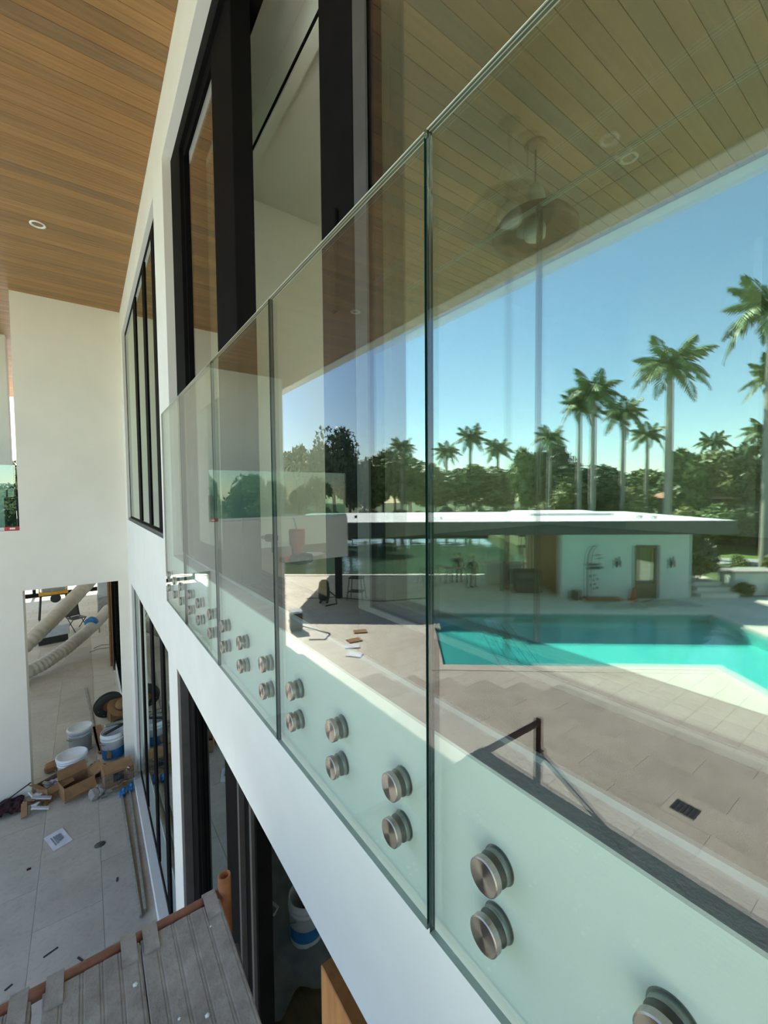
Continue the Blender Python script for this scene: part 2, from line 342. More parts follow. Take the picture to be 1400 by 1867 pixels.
# ---- framing helper: an aluminium panel in the plane X, with frame members and pane
def window(name, label, y0, y1, z0, z1, xs, muntins, fw=.06, x0=.615, x1=.70, glassmats=('lower_glass',), pane_x=(.606,)):
    """outer frame + mullions (y centre, half width) + one pane object per light"""
    bm = NB()
    box(bm, x0, x1, y0, y0+fw, z0, z1); box(bm, x0, x1, y1-fw, y1, z0, z1); box(bm, x0, x1, y0+fw, y1-fw, z0, z0+fw); box(bm, x0, x1, y0+fw, y1-fw, z1-fw, z1)
    w = struct(name, bm, 'black', label=label); eds = [y0+fw]
    for c, hw in muntins:
        b = NB(); box(b, x0-.008, x1, c-hw, c+hw, z0+fw, z1-fw, bev=.004); obj('mullion', b, 'black', w); eds += [c-hw, c+hw]
    eds.append(y1-fw)
    for i in range(0, len(eds), 2):
        for gm, gx in zip(glassmats, pane_x):
            b = NB(); box(b, gx-.003, gx+.003, eds[i], eds[i+1], z0+fw, z1-fw); obj('pane', b, gm, w)
    return w
window('window_1', 'black framed upper window with four lights at the far end', 4.17, 7.9, -.385, 2.57, 0, [(4.55,.10),(5.33,.10),(6.33,.13)], fw=.06, x0=.600)
bm = NB(); box(bm, .575, .63, 4.17, 7.9, -.40, -.35); struct('trim_7', bm, 'track', label='dark sill under the far upper window')
window('window_2', 'black framed lower window with tall lights by the pier', 4.1, 7.72, G+.07, -1.39, 0, [(4.80,.10),(5.65,.10),(6.75,.10)], fw=.06, x0=.600)

# ---- upper balcony door: frame, stacked far panel, near sliding panel
bm = NB()
box(bm, .62, .80, 3.32, 3.66, -.45, 2.57); box(bm, .62, .80, -6, 3.32, 2.45, 2.57); box(bm, .645, .90, -6, 3.32, -.50, -.475)
for k in range(4): box(bm, .69+k*.05, .700+k*.05, -6, 3.32, -.475, -.462)
door1 = struct('door_1', bm, 'black', label='black framed sliding balcony door standing half open')
def door_panel(y0, y1, z0, z1, s0, s1, rail_b, rail_t, xo, xi, pane_o, pane_i, parent, nm='sliding_panel', go='door_outer', gi='door_inner'):
    bm = NB()
    box(bm, xo, xi, y0, y0+s0, z0, z1, bev=.004); box(bm, xo, xi, y1-s1, y1, z0, z1, bev=.004)
    box(bm, xo, xi, y0+s0, y1-s1, z0, z0+rail_b, bev=.003); box(bm, xo, xi, y0+s0, y1-s1, z1-rail_t, z1, bev=.003)
    f = obj(nm, bm, 'black', parent)
    for px_, gm in ((pane_o, go), (pane_i, gi)):
        if px_ is None: continue
        b = NB(); box(b, px_-.002, px_+.002, y0+s0, y1-s1, z0+rail_b, z1-rail_t); obj('pane', b, gm, f)
    return f
door_panel(2.15, 3.34, -.465, 2.47, .37, .03, .14, .08, .645, .745, .655, .712, door1)
f = door_panel(-3.0, 1.233, -.465, 2.47, .15, .20, .134, .08, .642, .745, .655, .712, door1)
b = NB(); box(b, .643, .650, -2.8, 1.033, -.333, -.318); obj('glazing_bead', b, 'track', f)
b = NB(); box(b, .643, .650, .972, 1.033, -.318, 2.39); obj('glazing_bead', b, 'track', f)
b = NB(); box(b, .628, .642, 1.12, 1.15, .55, .85, bev=.004); obj('pull_handle', b, 'black', f)
# upper room
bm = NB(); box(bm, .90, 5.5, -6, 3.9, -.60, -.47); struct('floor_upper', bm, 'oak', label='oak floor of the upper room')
bm = NB(); box(bm, .86, 5.8, 3.61, 3.9, -.47, 2.9); struct('wall_end', bm, 'inner', label='white end wall of the upper room')
bm = NB(); box(bm, 5.5, 5.8, -6, -.3, -.47, 2.9); box(bm, 5.5, 5.8, 1.33, 2.50, -.47, 2.9); box(bm, 5.5, 5.8, 2.50, 3.575, 2.40, 2.9); box(bm, 5.5, 5.8, 3.575, 3.61, -.47, 2.9)
struct('wall_inner', bm, 'inner', label='white inner wall of the upper room with dark doorways')
bm = NB(); box(bm, 5.5, 8, -6, 3.9, -.6, -.48); box(bm, 7.9, 8.1, -6, 3.9, -.6, 2.9); box(bm, 5.8, 8, 3.8, 3.9, -.6, 2.9); box(bm, 5.8, 8, -6, 3.9, 2.8, 2.9); box(bm, .86, 8.1, -6.2, -6, -.6, 2.9)
struct('wall_corridor', bm, 'inner', label='corridor behind the upper room')
bm = NB(); box(bm, .80, .838, -6, 3.61, 2.5, 2.9); box(bm, 1.058, 1.12, -6, 3.61, 2.44, 2.75); box(bm, 1.12, 5.5, -6, 3.61, 2.5, 2.75); box(bm, .84, 1.06, -6, 3.61, 2.68, 2.75)
struct('ceiling_upper', bm, 'inner', label='white ceiling of the upper room with a curtain recess')
bm = NB(); box(bm, 1.050, 1.0579, -6, 3.3, 2.455, 2.475); struct('trim_8', bm, 'black', label='thin black slot along the curtain recess')
for i, (x, y, lab) in enumerate(((2.4, -1.3, 'added unseen uplight bowl brightening the upper room behind the near panel'), (2.4, -3.9, 'added unseen uplight bowl brightening the upper room from its far back'))):  # unseen lamps added to brighten the upper room
    t = thing('added_bowl_light', lab, 'ceiling light', (x, y, 2.5), 0, 'added uplight bowls brightening the upper room')
    b = NB(); tube(b, [(0,0,0),(0,0,-.62)], .008, 8); obj('rod', b, 'black', t)
    b = NB(); lathe(b, [(.0001,-.66),(.10,-.65),(.20,-.59),(.235,-.52),(.225,-.52),(.19,-.575),(.10,-.63),(.0001,-.64)], seg=26); obj('bowl', b, 'white', t)
    b = NB(); lathe(b, [(.0001,-.60),(.17,-.60),(.0001,-.598)], seg=20); obj('diffuser', b, 'fillglow', t)
    al = bpy.data.lights.new('fill_light', 'AREA'); al.shape = 'DISK'; al.size = .34; al.energy = 62; al.color = (1,.98,.9); ao = bpy.data.objects.new('fill_light', al); C.objects.link(ao); ao.location = (x, y, 2.5-.585); ao.rotation_euler = (math.pi, 0, 0)  # added fill light aimed at the upper room ceiling
# ---- lower door and lower room
bm = NB()
box(bm, .62, .86, 3.34, 3.67, G, -1.39); box(bm, .62, .86, -6, 3.34, -1.5, -1.39)
door2 = struct('door_2', bm, 'black', label='black framed lower sliding door standing open')
bm = NB(); box(bm, .563, .625, 3.56, 3.67, G, -1.39); obj('jamb', bm, 'track', door2)
door_panel(2.02, 3.36, G+.02, -1.45, .56, .03, .16, .10, .640, .72, .665, None, door2, go='lower_glass')
for k in range(2):
    b = NB(); box(b, .612+.012*k, .64, 2.20-.16*k, 2.23-.16*k, G+.02, -1.45); obj('interlock', b, 'track', door2)
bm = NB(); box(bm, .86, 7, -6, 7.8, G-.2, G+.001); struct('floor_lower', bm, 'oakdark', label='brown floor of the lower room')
bm = NB(); box(bm, 6.8, 7, -6, 7.8, G, -1.4); box(bm, .86, 7, 7.6, 7.8, G, -1.4); box(bm, .86, 7, -6.2, -6, G, -1.4); box(bm, .86, 7, -6, 7.8, -1.39, -.60)
struct('wall_lower', bm, 'inner', label='walls of the lower room')

# passage end glazing under the wing
w3 = thing('glass_screen', 'black framed glass screen closing the far end of the passage', 'window', (-1.2, 24.5, G))
bm = NB(); box(bm, -2.5, 2.2, -.05, .05, .0, .16); box(bm, -2.5, 2.2, -.05, .05, 3.1, 3.25)
for x in (-2.5, -.85, -.05, 1.0, 2.1): box(bm, x, x+.12, -.05, .05, .16, 3.1)
obj('frame', bm, 'black', w3)
for a_, b__ in ((-2.38,-.85),(-.73,-.05),(.07,1.0),(1.12,2.1)):
    b = NB(); box(b, a_, b__, -.006, .006, .16, 3.1); obj('pane', b, 'door_outer', w3)
window('window_3', 'passage glazing of the lower floor', 8.42, 14.6, G+.16, -1.39, 0, [(10.4,.06),(12.4,.06)], fw=.07, x0=.54, x1=.62, pane_x=(.59,))

# ---- soffit lights
def downlight(x, y, label, cl='recessed round ceiling lights in the soffit'):
    t = thing('downlight', label, 'ceiling light', (x, y, 3.0), 0, cl)
    b = NB(); lathe(b, [(.058,.002),(.072,.002),(.076,-.006),(.058,-.010),(.050,-.004),(.042,.03)], seg=24); obj('trim_ring', b, 'white', t)
    b = NB(); lathe(b, [(.03,.012),(.034,.006),(.0001,.004)], seg=16); obj('lens', b, 'track', t)
downlight(-.323, 6.072, 'white recessed light in the cedar boards at upper left')
downlight(-2.66, 1.88, 'white recessed light reflected beside the pendant')
downlight(-2.66, 5.99, 'white recessed light reflected low near the soffit edge')
t = thing('air_slot', 'long dark linear slot in the soffit near its outer edge', 'vent', (-2.87, 2.19, 3.0))
b = NB(); box(b, -.02, .02, -.56, .56, -.006, .004); obj('slot', b, 'fanbrown', t)
b = NB(); box(b, -.026, -.02, -.57, .57, -.008, .002); box(b, .02, .026, -.57, .57, -.008, .002); obj('edge_strip', b, 'fanbrown', t)
t = thing('pendant_lamp', 'pendant lamp with white bell and wide brown dish hanging from the soffit', 'lamp', (-1.85, 2.28, 3.0))
b = NB(); lathe(b, [(.0001,-.045),(.05,-.04),(.085,-.02),(.095,0)], seg=24); obj('canopy', b, 'fanbrown', t)
b = NB(); tube(b, [(0,0,-.03),(0,0,-.34)], .008, 8); obj('rod', b, 'fanbrown', t)
b = NB(); lathe(b, [(.015,-.32),(.05,-.345),(.075,-.40),(.088,-.48),(.095,-.60),(.085,-.61)], seg=24); obj('bell', b, 'white', t)
b = NB(); lathe(b, [(.09,-.585),(.20,-.60),(.30,-.645),(.355,-.72),(.36,-.76),(.345,-.76),(.28,-.68),(.09,-.615)], seg=36); obj('dish', b, 'fanbrown', t)
b = NB(); lathe(b, [(.07,-.64),(.09,-.70),(.085,-.78),(.05,-.80),(.0001,-.80)], seg=20); obj('lower_cup', b, 'white', t)

# ================================================================== GLASS GUARD in the foreground
KG = 1.0769; joints = [y*KG for y in (3.60, 2.85, 2.06, 1.31, .56, -.19)]
cols = [[3.47, 3.21, 2.98], [2.71, 2.46, 2.19], [1.955, 1.69, 1.424], [1.178, .917, .666], [.42, .176, -.07]]
gl_lab = ['frameless glass guard panel at the far end of the balcony row', 'second glass guard panel from the far end', 'middle glass guard panel with the far row of six steel buttons',
          'tall glass guard panel left of the dark vertical joint', 'nearest glass guard panel filling the right of the view']
ZT, ZB, GX0, GX1 = .618*KG, -.812*KG, .531, .545
b = NB(); R_ = .0295
lathe(b, [(.0001,-.0125),(R_-.002,-.0125)], axis='X', seg=32, smooth=False); lathe(b, [(R_-.002,-.0125),(R_,-.0108)], axis='X', seg=32, smooth=False); lathe(b, [(R_,-.0108),(R_,0),(.0001,0)], axis='X', seg=32, smooth=False)
bmesh.ops.remove_doubles(b, verts=b.verts[:], dist=1e-6); b.normal_update()
for f in b.faces: f.material_index = 0 if abs(f.normal.x) > .9 else 1
cap_me = mesh('cap', b, ['cap', 'capside'])
b = NB(); lathe(b, [(R_*.93,0),(R_*.93,.003)], axis='X', seg=24); gas_me = mesh('gasket', b, 'gasket')
b = NB(); lathe(b, [(R_*.97,.014),(R_*.97,.0285)], axis='X', seg=28); lathe(b, [(R_*1.06,.0285),(R_*1.08,.0305)], axis='X', seg=28); bar_me = mesh('barrel', b, 'barrel')
for k in range(5):
    y1, y0 = joints[k]-.004, joints[k+1]+.004; yc = (y0+y1)/2
    t = thing('guard_glazing', gl_lab[k], 'glass panel', (GX0, yc, ZB), 0, 'frameless glass guard panels')
    hy, hz, w = (y1-y0)/2, ZT-ZB, GX1-GX0
    b = NB(); box(b, 0, w, -hy, hy, 0, hz); b.normal_update()
    for f in b.faces: f.material_index = 1 if abs(f.normal.y) > .9 else 2 if f.normal.z > .9 else 3 if f.normal.z < -.9 else 0  # edge faces toned by how light shows in each
    obj('glass_sheet', b, ['rail_glass', 'edge', 'edgetop', 'edgebot'], t)
    for x0_, x1_ in ((-.0006,.0016),(.0056,.0072),(w-.0014,w+.0004)): b = NB(); box(b, x0_, x1_, -hy, hy, hz-.0004, hz+.0010); obj('edge_glint', b, 'edgeglint', t)  # whitish strips paint the glints along the top edge
    for sg in (-1, 1): b = NB(); box(b, w*.40, w*.52, sg*hy-.0006, sg*hy+.0006, .004, hz-.004); obj('interlayer', b, 'interlayer', t)
    for cy in cols[k]:
        for cz in (-.594, -.690):
            e = bpy.data.objects.new('standoff', bar_me); C.objects.link(e); e.parent = t; e.location = (0, cy*KG-yc, cz*KG-ZB)
            g = bpy.data.objects.new('cap', cap_me); C.objects.link(g); g.parent = e
            g = bpy.data.objects.new('gasket', gas_me); C.objects.link(g); g.parent = e; g.location = (-.003, 0, 0)

# ================================================================== SCAFFOLD
sc_ = thing('scaffold', 'orange and rusty tube scaffold frame carrying the grey planks', 'scaffold', (-.5, .5, G))
def sp(name, pts, r, m): b = NB(); tube(b, [Vector(p)-Vector((-.5,.5,G)) for p in pts], r, 14); return obj(name, b, m, sc_)
for y in (1.61, -.62):
    sp('top_bar', [(.375,y,-1.515),(-1.31,y,-1.515)], .019, 'rust')
    sp('lower_bar', [(.375,y,-3.0),(-1.31,y,-3.0)], .019, 'orange')
    sp('base_bar', [(.375,y,-4.2),(-1.31,y,-4.2)], .019, 'orange')
    for x in (.387, -1.31):
        if x > 0:
            b = NB(); o_ = Vector((.887, y-.5, 0))
            lathe(b, [(.017,-1.60-G),(.017,-1.447-G),(.0235,-1.447-G),(.0235,0)], c=(.887, y-.5, 0), seg=18); obj('post', b, 'orange', sc_)
        else: sp('post', [(x,y,-1.49),(x,y,G)], .0235, 'orange')
for x in (-1.34, .415):
    sp('cross_brace', [(x,1.60,-1.74),(x,-.62,-2.85)], .014, 'galv'); sp('cross_brace', [(x,-.62,-1.74),(x,1.60,-2.85)], .014, 'galv')
for (x, y) in ((-1.325,1.60),(-1.325,-.62)):
    b = NB(); obox(b, (x+.5, y-.5, -1.74-G), (.03,0,0), (0,.012,0), (0,0,.035)); obj('brace_clip', b, 'galv', sc_)
def plank(x0, x1, label):
    w = x1-x0; t = thing('scaffold_plank', label, 'plank', ((x0+x1)/2, .5, -1.53), 0, 'grey scaffold planks')
    prof = []; n = 5; z = .030
    xs = -w/2
    for k in range(n):          # ridged walking surface
        a_ = -w/2+w*k/n; c_ = -w/2+w*(k+1)/n
        prof += [(a_+.0005, z-.002), (a_+.003, z), (c_-.012, z), (c_-.010, z-.002), (c_-.008, z-.002), (c_-.007, z-.0005), (c_-.004, z-.0005), (c_-.003, z-.002)]
    prof += [(w/2, z-.004), (w/2, -.012), (-w/2, -.012)]
    b = NB(); A = [b.verts.new((x, -1.15, zz)) for x, zz in prof]; B_ = [b.verts.new((x, 1.082, zz)) for x, zz in prof]; N = len(prof)
    for i in range(N): b.faces.new([A[i], A[(i+1)%N], B_[(i+1)%N], B_[i]])
    b.faces.new(A); b.faces.new(B_[::-1]); bmesh.ops.recalc_face_normals(b, faces=b.faces[:])
    obj('deck', b, 'deckplank', t)
    for hx in (-w/2+.030, w/2-.030):
        b = NB(); pr = [(1.02,.033),(1.10,.036),(1.135,.026),(1.142,.006),(1.136,-.004),(1.128,.006),(1.122,.018),(1.10,.027),(1.02,.026)]
        A = [b.verts.new((hx-.022, y, zz+.002)) for y, zz in pr]; B_ = [b.verts.new((hx+.022, y, zz+.002)) for y, zz in pr]; N = len(pr)
        for i in range(N): b.faces.new([A[i], A[(i+1)%N], B_[(i+1)%N], B_[i]])
        b.faces.new(A); b.faces.new(B_[::-1]); bmesh.ops.recalc_face_normals(b, faces=b.faces[:]); obj('hook', b, 'deckplank', t)
    for k in range(12):
        b = NB(); lathe(b, [(random.uniform(.003,.009),0),(.002,.003)], c=(random.uniform(-w/2+.02,w/2-.02), random.uniform(-.2,1.0), z), seg=5); obj('plaster_speck', b, 'white', t)
    return t
plank(.105, .362, 'grey ridged scaffold plank nearest the glass guard')
plank(-.152, .102, 'second grey scaffold plank from the house')
plank(-.432, -.178, 'third grey scaffold plank beyond the narrow gap')
plank(-.692, -.438, 'fourth grey scaffold plank from the house')
plank(-.800, -.696, 'narrow grey toe plank at the outer edge of the scaffold')

# ================================================================== THINGS ON THE PATIO (under the wing and before it)
def bucket(label, loc, r, h, matn, lid=True, label_band=None, band=(.15,.62), rz=0, group=None, ribs=True):
    t = thing('bucket', label, 'bucket', loc, rz, group)
    b = NB(); rt = r*1.08
    prof = [(.0001,0),(r*.93,0),(r,.02),(r*1.04,h*.72)]
    if ribs: prof += [(rt*1.02,h*.73),(rt*1.02,h*.76),(rt*.99,h*.78),(rt*.99,h*.84),(rt*1.04,h*.85),(rt*1.04,h*.88)]
    prof += [(rt,h*.90),(rt,h),(rt*.96,h),(rt*.93,h*.5 if not lid else h*.98)]
    if not lid: prof += [(r*.85,h*.25),(.0001,h*.25)]
    lathe(b, prof, seg=28); obj('shell', b, matn, t)
    if lid:
        b = NB(); lathe(b, [(rt*1.07,h*.93),(rt*1.09,h*.95),(rt*1.09,h*1.01),(rt*1.03,h*1.03),(rt*.97,h*1.03),(rt*.94,h*.995),(.0001,h*.995)], seg=28); obj('lid', b, 'plastic', t)
    b = NB(); pts = [(rt*1.05*math.cos(a_), rt*1.05*math.sin(a_)*.35-rt*.95, h*.80-rt*.55*math.sin(a_)) for a_ in [math.pi*i/10 for i in range(11)]]
    tube(b, pts, .006, 6); obj('handle', b, 'galv', t)
    if label_band:
        b = NB(); n = 14; z0, z1 = h*band[0], h*band[1]
        for i in range(n):
            a0, a1 = -2.9+2.6*i/n, -2.9+2.6*(i+1)/n; q = lambda a_, z_: ((r*(1+.05*z_/h)+.004)*math.cos(a_), (r*(1+.05*z_/h)+.004)*math.sin(a_), z_)
            quad(b, [q(a0,z0), q(a1,z0), q(a1,z1), q(a0,z1)])
        obj('label', b, label_band, t)
    return t
bucket('empty clear plastic bucket with white lid standing alone in the passage', (-.20, 9.15, G), .165, .42, 'plasticgrey', True)
t = bucket('white bucket with blue label and black tools in it by the wall', (.27, 8.62, G), .17, .44, 'plastic', False, 'blue', (.05,.42))
b = NB(); box(b, -.03, .03, -.15, .17, 0, .03, bev=.008); o = obj('trowel', b, 'dark', None, (.27, 8.62, G+.44)); o.rotation_euler = (0, 0, -1.0); tag(o, 'black trowel handle lying across the white bucket top', 'trowel')
b = NB(); box(b, -.15, .15, -.05, .05, 0, .025, bev=.008); o = obj('float_board', b, 'galv', None, (.30, 8.80, G+.46)); o.rotation_euler = (0, .1, .2); tag(o, 'grey plastering float lying behind the black trowel', 'float')
bucket('white bucket with closed lid behind the open cardboard box', (-.30, 8.28, G), .18, .40, 'plastic', True, 'blue', (.05,.40))
# open cardboard boxes
def carton(label, loc, w, d, h, rz, flaps, group=None):
    t = thing('cardboard_box', label, 'box', loc, rz, group); th = .008; b = NB()
    box(b, -w/2, w/2, -d/2, -d/2+th, 0, h); box(b, -w/2, w/2, d/2-th, d/2, 0, h); box(b, -w/2, -w/2+th, -d/2+th, d/2-th, 0, h); box(b, w/2-th, w/2, -d/2+th, d/2-th, 0, h); obj('shell', b, 'card', t)
    b = NB(); box(b, -w/2+th, w/2-th, -d/2+th, d/2-th, 0, .01); obj('bottom', b, 'carddark', t)
    for side, ang, ln in flaps:
        b = NB(); c_, s_ = math.cos(ang), math.sin(ang)
        if side in 'xX':
            sg = 1 if side == 'X' else -1; obox(b, (sg*(w/2+c_*ln/2), 0, h+s_*ln/2), (c_*ln/2*sg,0,s_*ln/2), (0,d/2-.01,0), (-s_*.003*sg,0,c_*.003))
        else:
            sg = 1 if side == 'Y' else -1; obox(b, (0, sg*(d/2+c_*ln/2), h+s_*ln/2), (w/2-.01,0,0), (0,c_*ln/2*sg,s_*ln/2), (0,-s_*.003*sg,c_*.003))
        obj('flap', b, 'card', t)
    return t
carton('open cardboard box lying nearest with its flap folded to the front', (-.24, 7.86, G), .40, .30, .22, .32, [('y',-1.0,.15),('Y',1.2,.14),('X',.3,.16)])
carton('open cardboard box full of pale tile offcuts left of the bigger box', (-.52, 8.06, G), .34, .28, .20, .55, [('x',.5,.12),('y',-.6,.10)])
for i in range(9):
    b = NB(); box(b, -.07, .07, -.035, .035, -.006, .006); o = obj('tile_offcut', b, 'plastic' if i % 2 else 'galv', None, (-.52+random.uniform(-.09,.09), 8.06+random.uniform(-.06,.06), G+.10+i*.010))
    o.rotation_euler = (random.uniform(-.5,.5), random.uniform(-.5,.5), random.uniform(0,3)); tag(o, 'tile offcut sticking up in the left cardboard box', 'tile', 'tile offcuts in the cardboard box')
b = NB(); box(b, -.13, .13, -.10, .10, 0, .12, bev=.03); bmesh.ops.subdivide_edges(b, edges=b.edges[:], cuts=2)
for v_ in b.verts: v_.co += Vector(noise.noise_vector(v_.co*9))*.014
o = obj('cement_bag', b, 'card', None, (-.55, 8.75, G)); tag(o, 'small brown paper bag behind the left cardboard box', 'bag')
b = NB(); tube(b, [(-.22,0,.02),(0,.06,.05),(.15,.02,.09),(.30,.10,.14)], .02, 8); o = obj('hose_piece', b, 'dark', None, (-.42, 8.45, G)); tag(o, 'dark bent hose piece between the cardboard boxes and bucket', 'hose')
# plastic-wrapped box by the wall with a dark plate as the shade of a hole
t = thing('wrapped_box', 'cardboard box half wrapped in clear plastic beside the house wall', 'box', (.285, 7.72, G), .12)
b = NB(); box(b, -.20, .20, -.15, .15, 0, .30, bev=.008); obj('shell', b, 'card', t)
b = NB(); box(b, -.08, .06, -.153, -.148, .13, .26); obj('hole_shade', b, 'dark', t)  # dark plate painting the shade inside the hole
b = NB(); bmesh.ops.create_grid(b, x_segments=14, y_segments=12, size=.5)
for v_ in b.verts:
    x, y = v_.co.x, v_.co.y; nn = noise.noise(Vector((x*7, y*7, 3)))*.05
    v_.co = Vector((x*.52, -.19-(.13 if y < -.2 else 0)*(-y)+nn, max(.01, .14+y*.30+nn)))
o = obj('wrap', b, 'clearplastic', t)
for f in o.data.polygons: f.use_smooth = True
# heap of white offcuts
def offcuts(n, cx, cy, sx, sy, h, label, group):
    for i in range(n):
        L, w = random.uniform(.05,.13), random.uniform(.018,.04); b = NB(); box(b, -L, L, -w, w, -.010, .010, bev=.003)
        zz = random.random(); o = obj('offcut', b, random.choice(['plastic','plastic','white','rag','wood']), None, (cx+random.gauss(0,sx), cy+random.gauss(0,sy), G+.02+zz*h))
        o.rotation_euler = (random.uniform(-.5,.5), random.uniform(-.6,.6), random.uniform(0,3.1)); tag(o, label, 'offcut', group)
offcuts(26, .10, 8.05, .12, .14, .16, 'trim offcut in the white scrap heap by the wall', 'white trim offcuts by the house wall')
offcuts(16, -.72, 7.86, .12, .12, .10, 'trim offcut in the scrap at the foot of the pillar', 'white trim offcuts at the pillar foot')
for i, (x, y) in enumerate(((.02,7.72),(-.02,7.60),(.06,7.62),(.03,7.86))):
    b = NB(); bmesh.ops.create_icosphere(b, subdivisions=2, radius=.09)
    for v_ in b.verts: v_.co += Vector(noise.noise_vector(v_.co*14+Vector((i*5,0,0))))*.035; v_.co.z *= .55; v_.co.y *= 1.5
    o = obj('dusty_rag', b, 'rag', None, (x, y, G+.05)); tag(o, 'crumpled dusty rag in front of the white offcut heap', 'rag', 'dusty rags on the patio')
# cable spool, straw hat, crate behind the bucket
t = thing('cable_spool', 'dark round cable spool leaning near the passage wall', 'spool', (.25, 10.25, G), .25)
b = NB(); lathe(b, [(.09,-.05),(.26,-.05),(.265,-.04),(.265,-.03),(.12,-.03),(.12,.03),(.265,.03),(.265,.04),(.26,.05),(.09,.05)], c=(0,0,.27), axis='Y', seg=28); o = obj('flanges', b, 'dark', t); o.rotation_euler = (.25,0,0)
b = NB(); lathe(b, [(.095,-.052),(.11,-.056),(.11,.056),(.095,.052)], c=(0,0,.27), axis='Y', seg=20); o = obj('hub', b, 'wood', t); o.rotation_euler = (.25,0,0)
for k in range(9):
    b = NB(); a_ = k*.7; box(b, -.008, .008, -.056, -.052, -.008, .008); o = obj('rivet', b, 'galv', t); o.location = (.21*math.cos(a_), -.06, .27+.21*math.sin(a_))
t = thing('straw_hat', 'tan straw hat resting on the pile beside the dark spool', 'hat', (.46, 10.0, G+.24), 0)
b = NB(); lathe(b, [(.24,.02),(.235,.01),(.12,.0),(.11,.02),(.10,.11),(.07,.13),(.0001,.135)], seg=26); o = obj('brim_and_crown', b, 'card', t); o.rotation_euler = (.55,.25,0)
b = NB(); lathe(b, [(.113,.02),(.109,.05)], seg=26); o = obj('band', b, 'carddark', t); o.rotation_euler = (.55,.25,0)
carton('low brown carton under the straw hat', (.42, 10.1, G), .34, .30, .20, .2, [('y',-.8,.1)])
b = NB(); lathe(b, [(.0001,0),(.15,0),(.17,.4),(.16,.4),(.14,.03),(.0001,.03)], seg=22); o = obj('black_pail', b, 'dark', None, (.43, 8.95, G)); tag(o, 'black pail squeezed between the white bucket and wall', 'bucket')
# lumber: long strip lying along the passage, short board
b = NB(); box(b, -.022, .022, -1.6, 1.6, 0, .025, bev=.003); o = obj('timber_strip', b, 'rag', None, (-.03, 10.45, G)); o.rotation_euler.z = .06; tag(o, 'long thin timber strip lying along the passage', 'timber')
b = NB(); box(b, -.08, .08, -.55, .55, 0, .025, bev=.004); o = obj('board_piece', b, 'card', None, (.09, 9.35, G)); o.rotation_euler.z = .10; tag(o, 'short tan board lying beside the clear bucket', 'board')
# clamp bars with blue grips lying along the wall
t = thing('clamp_bar', 'left of two grey steel bars with blue jaws on the patio', 'clamp', (.33, 6.2, G), .015, 'steel bars on the patio')
b = NB(); box(b, -.014, .014, -1.15, 1.15, .01, .05, bev=.004); obj('bar', b, 'galv', t)
b = NB(); box(b, -.03, .05, 1.10, 1.20, .0, .07, bev=.012); obj('jaw', b, 'blue', t)
b = NB(); lathe(b, [(.018,0),(.026,.03),(.022,.06),(.0001,.07)], c=(.03,1.14,.06), seg=12); obj('knob', b, 'blue', t)
t2 = dup(t, 'right of two grey steel bars with blue jaws on the patio'); t2.location = (.405, 6.25, G); t2.rotation_euler.z = -.01
# printed sheet, stone chips, stain pads
t = thing('paper_sheet', 'white printed sheet lying alone on the patio', 'paper', (-.43, 6.9, G), .35)
b = NB(); bmesh.ops.create_grid(b, x_segments=6, y_segments=6, size=.5)
for v_ in b.verts: v_.co = Vector((v_.co.x*.21, v_.co.y*.36, .004+abs(noise.noise(v_.co*2.3))*.012))
obj('sheet', b, 'paper', t)
b = NB()
for i in range(4): box(b, -.06+i*.028, -.045+i*.032, -.10+.02*i, .09, .0125, .014)
o = obj('print', b, 'ink', t)
b = NB(); lathe(b, [(.0001,0),(.05,0),(.045,.014),(.0001,.018)], seg=9); o = obj('stone_chip', b, 'track', None, (.017, 6.47, G)); o.scale = (1.3,1,1); tag(o, 'grey stone chip on the patio right of the paper sheet', 'stone')
b = NB(); box(b, -.02, .02, -.015, .015, 0, .012, bev=.004); o = obj('stone_chip', b, 'darkcloth', None, (-.70, 6.55, G)); tag(o, 'tiny dark red chip on the patio left of the paper', 'stone')
for (x, y, L, a_) in ((-.42,5.2,.06,-.6),(-.18,4.95,.04,1.2),(.17,5.75,.03,.5),(-.72,5.05,.03,-.4)):
    b = NB(); box(b, -L, L, -.009, .009, 0, .006, bev=.002); o = obj('twig', b, 'dark', None, (x, y, G+.001)); o.rotation_euler.z = a_+.9; tag(o, {-.42:'long dark sliver on the patio left of the scaffold pipe', -.18:'short dark sliver close to the scaffold pipe', .17:'short dark sliver left of the steel bars', -.72:'dark sliver at the left edge of the patio'}[x], 'debris')
# dark cloth and cane at the pillar foot
b = NB(); bmesh.ops.create_grid(b, x_segments=12, y_segments=12, size=.5)
for v_ in b.verts:
    p_ = v_.co.copy(); v_.co = Vector((p_.x*.44, p_.y*.40, .03+.10*abs(noise.noise(p_*4))+.03*(1-2*p_.length)))
o = obj('dark_cloth', b, 'darkcloth', None, (-1.10, 8.0, G)); tag(o, 'dark red cloth heaped at the foot of the cream pillar', 'cloth')
b = NB(); tube(b, [(0,0,.02),(.45,.22,.16)], .008, 6); o = obj('thin_rod', b, 'dark', None, (-1.25, 7.95, G+.05)); tag(o, 'thin dark rod poking out of the dark red cloth', 'rod')

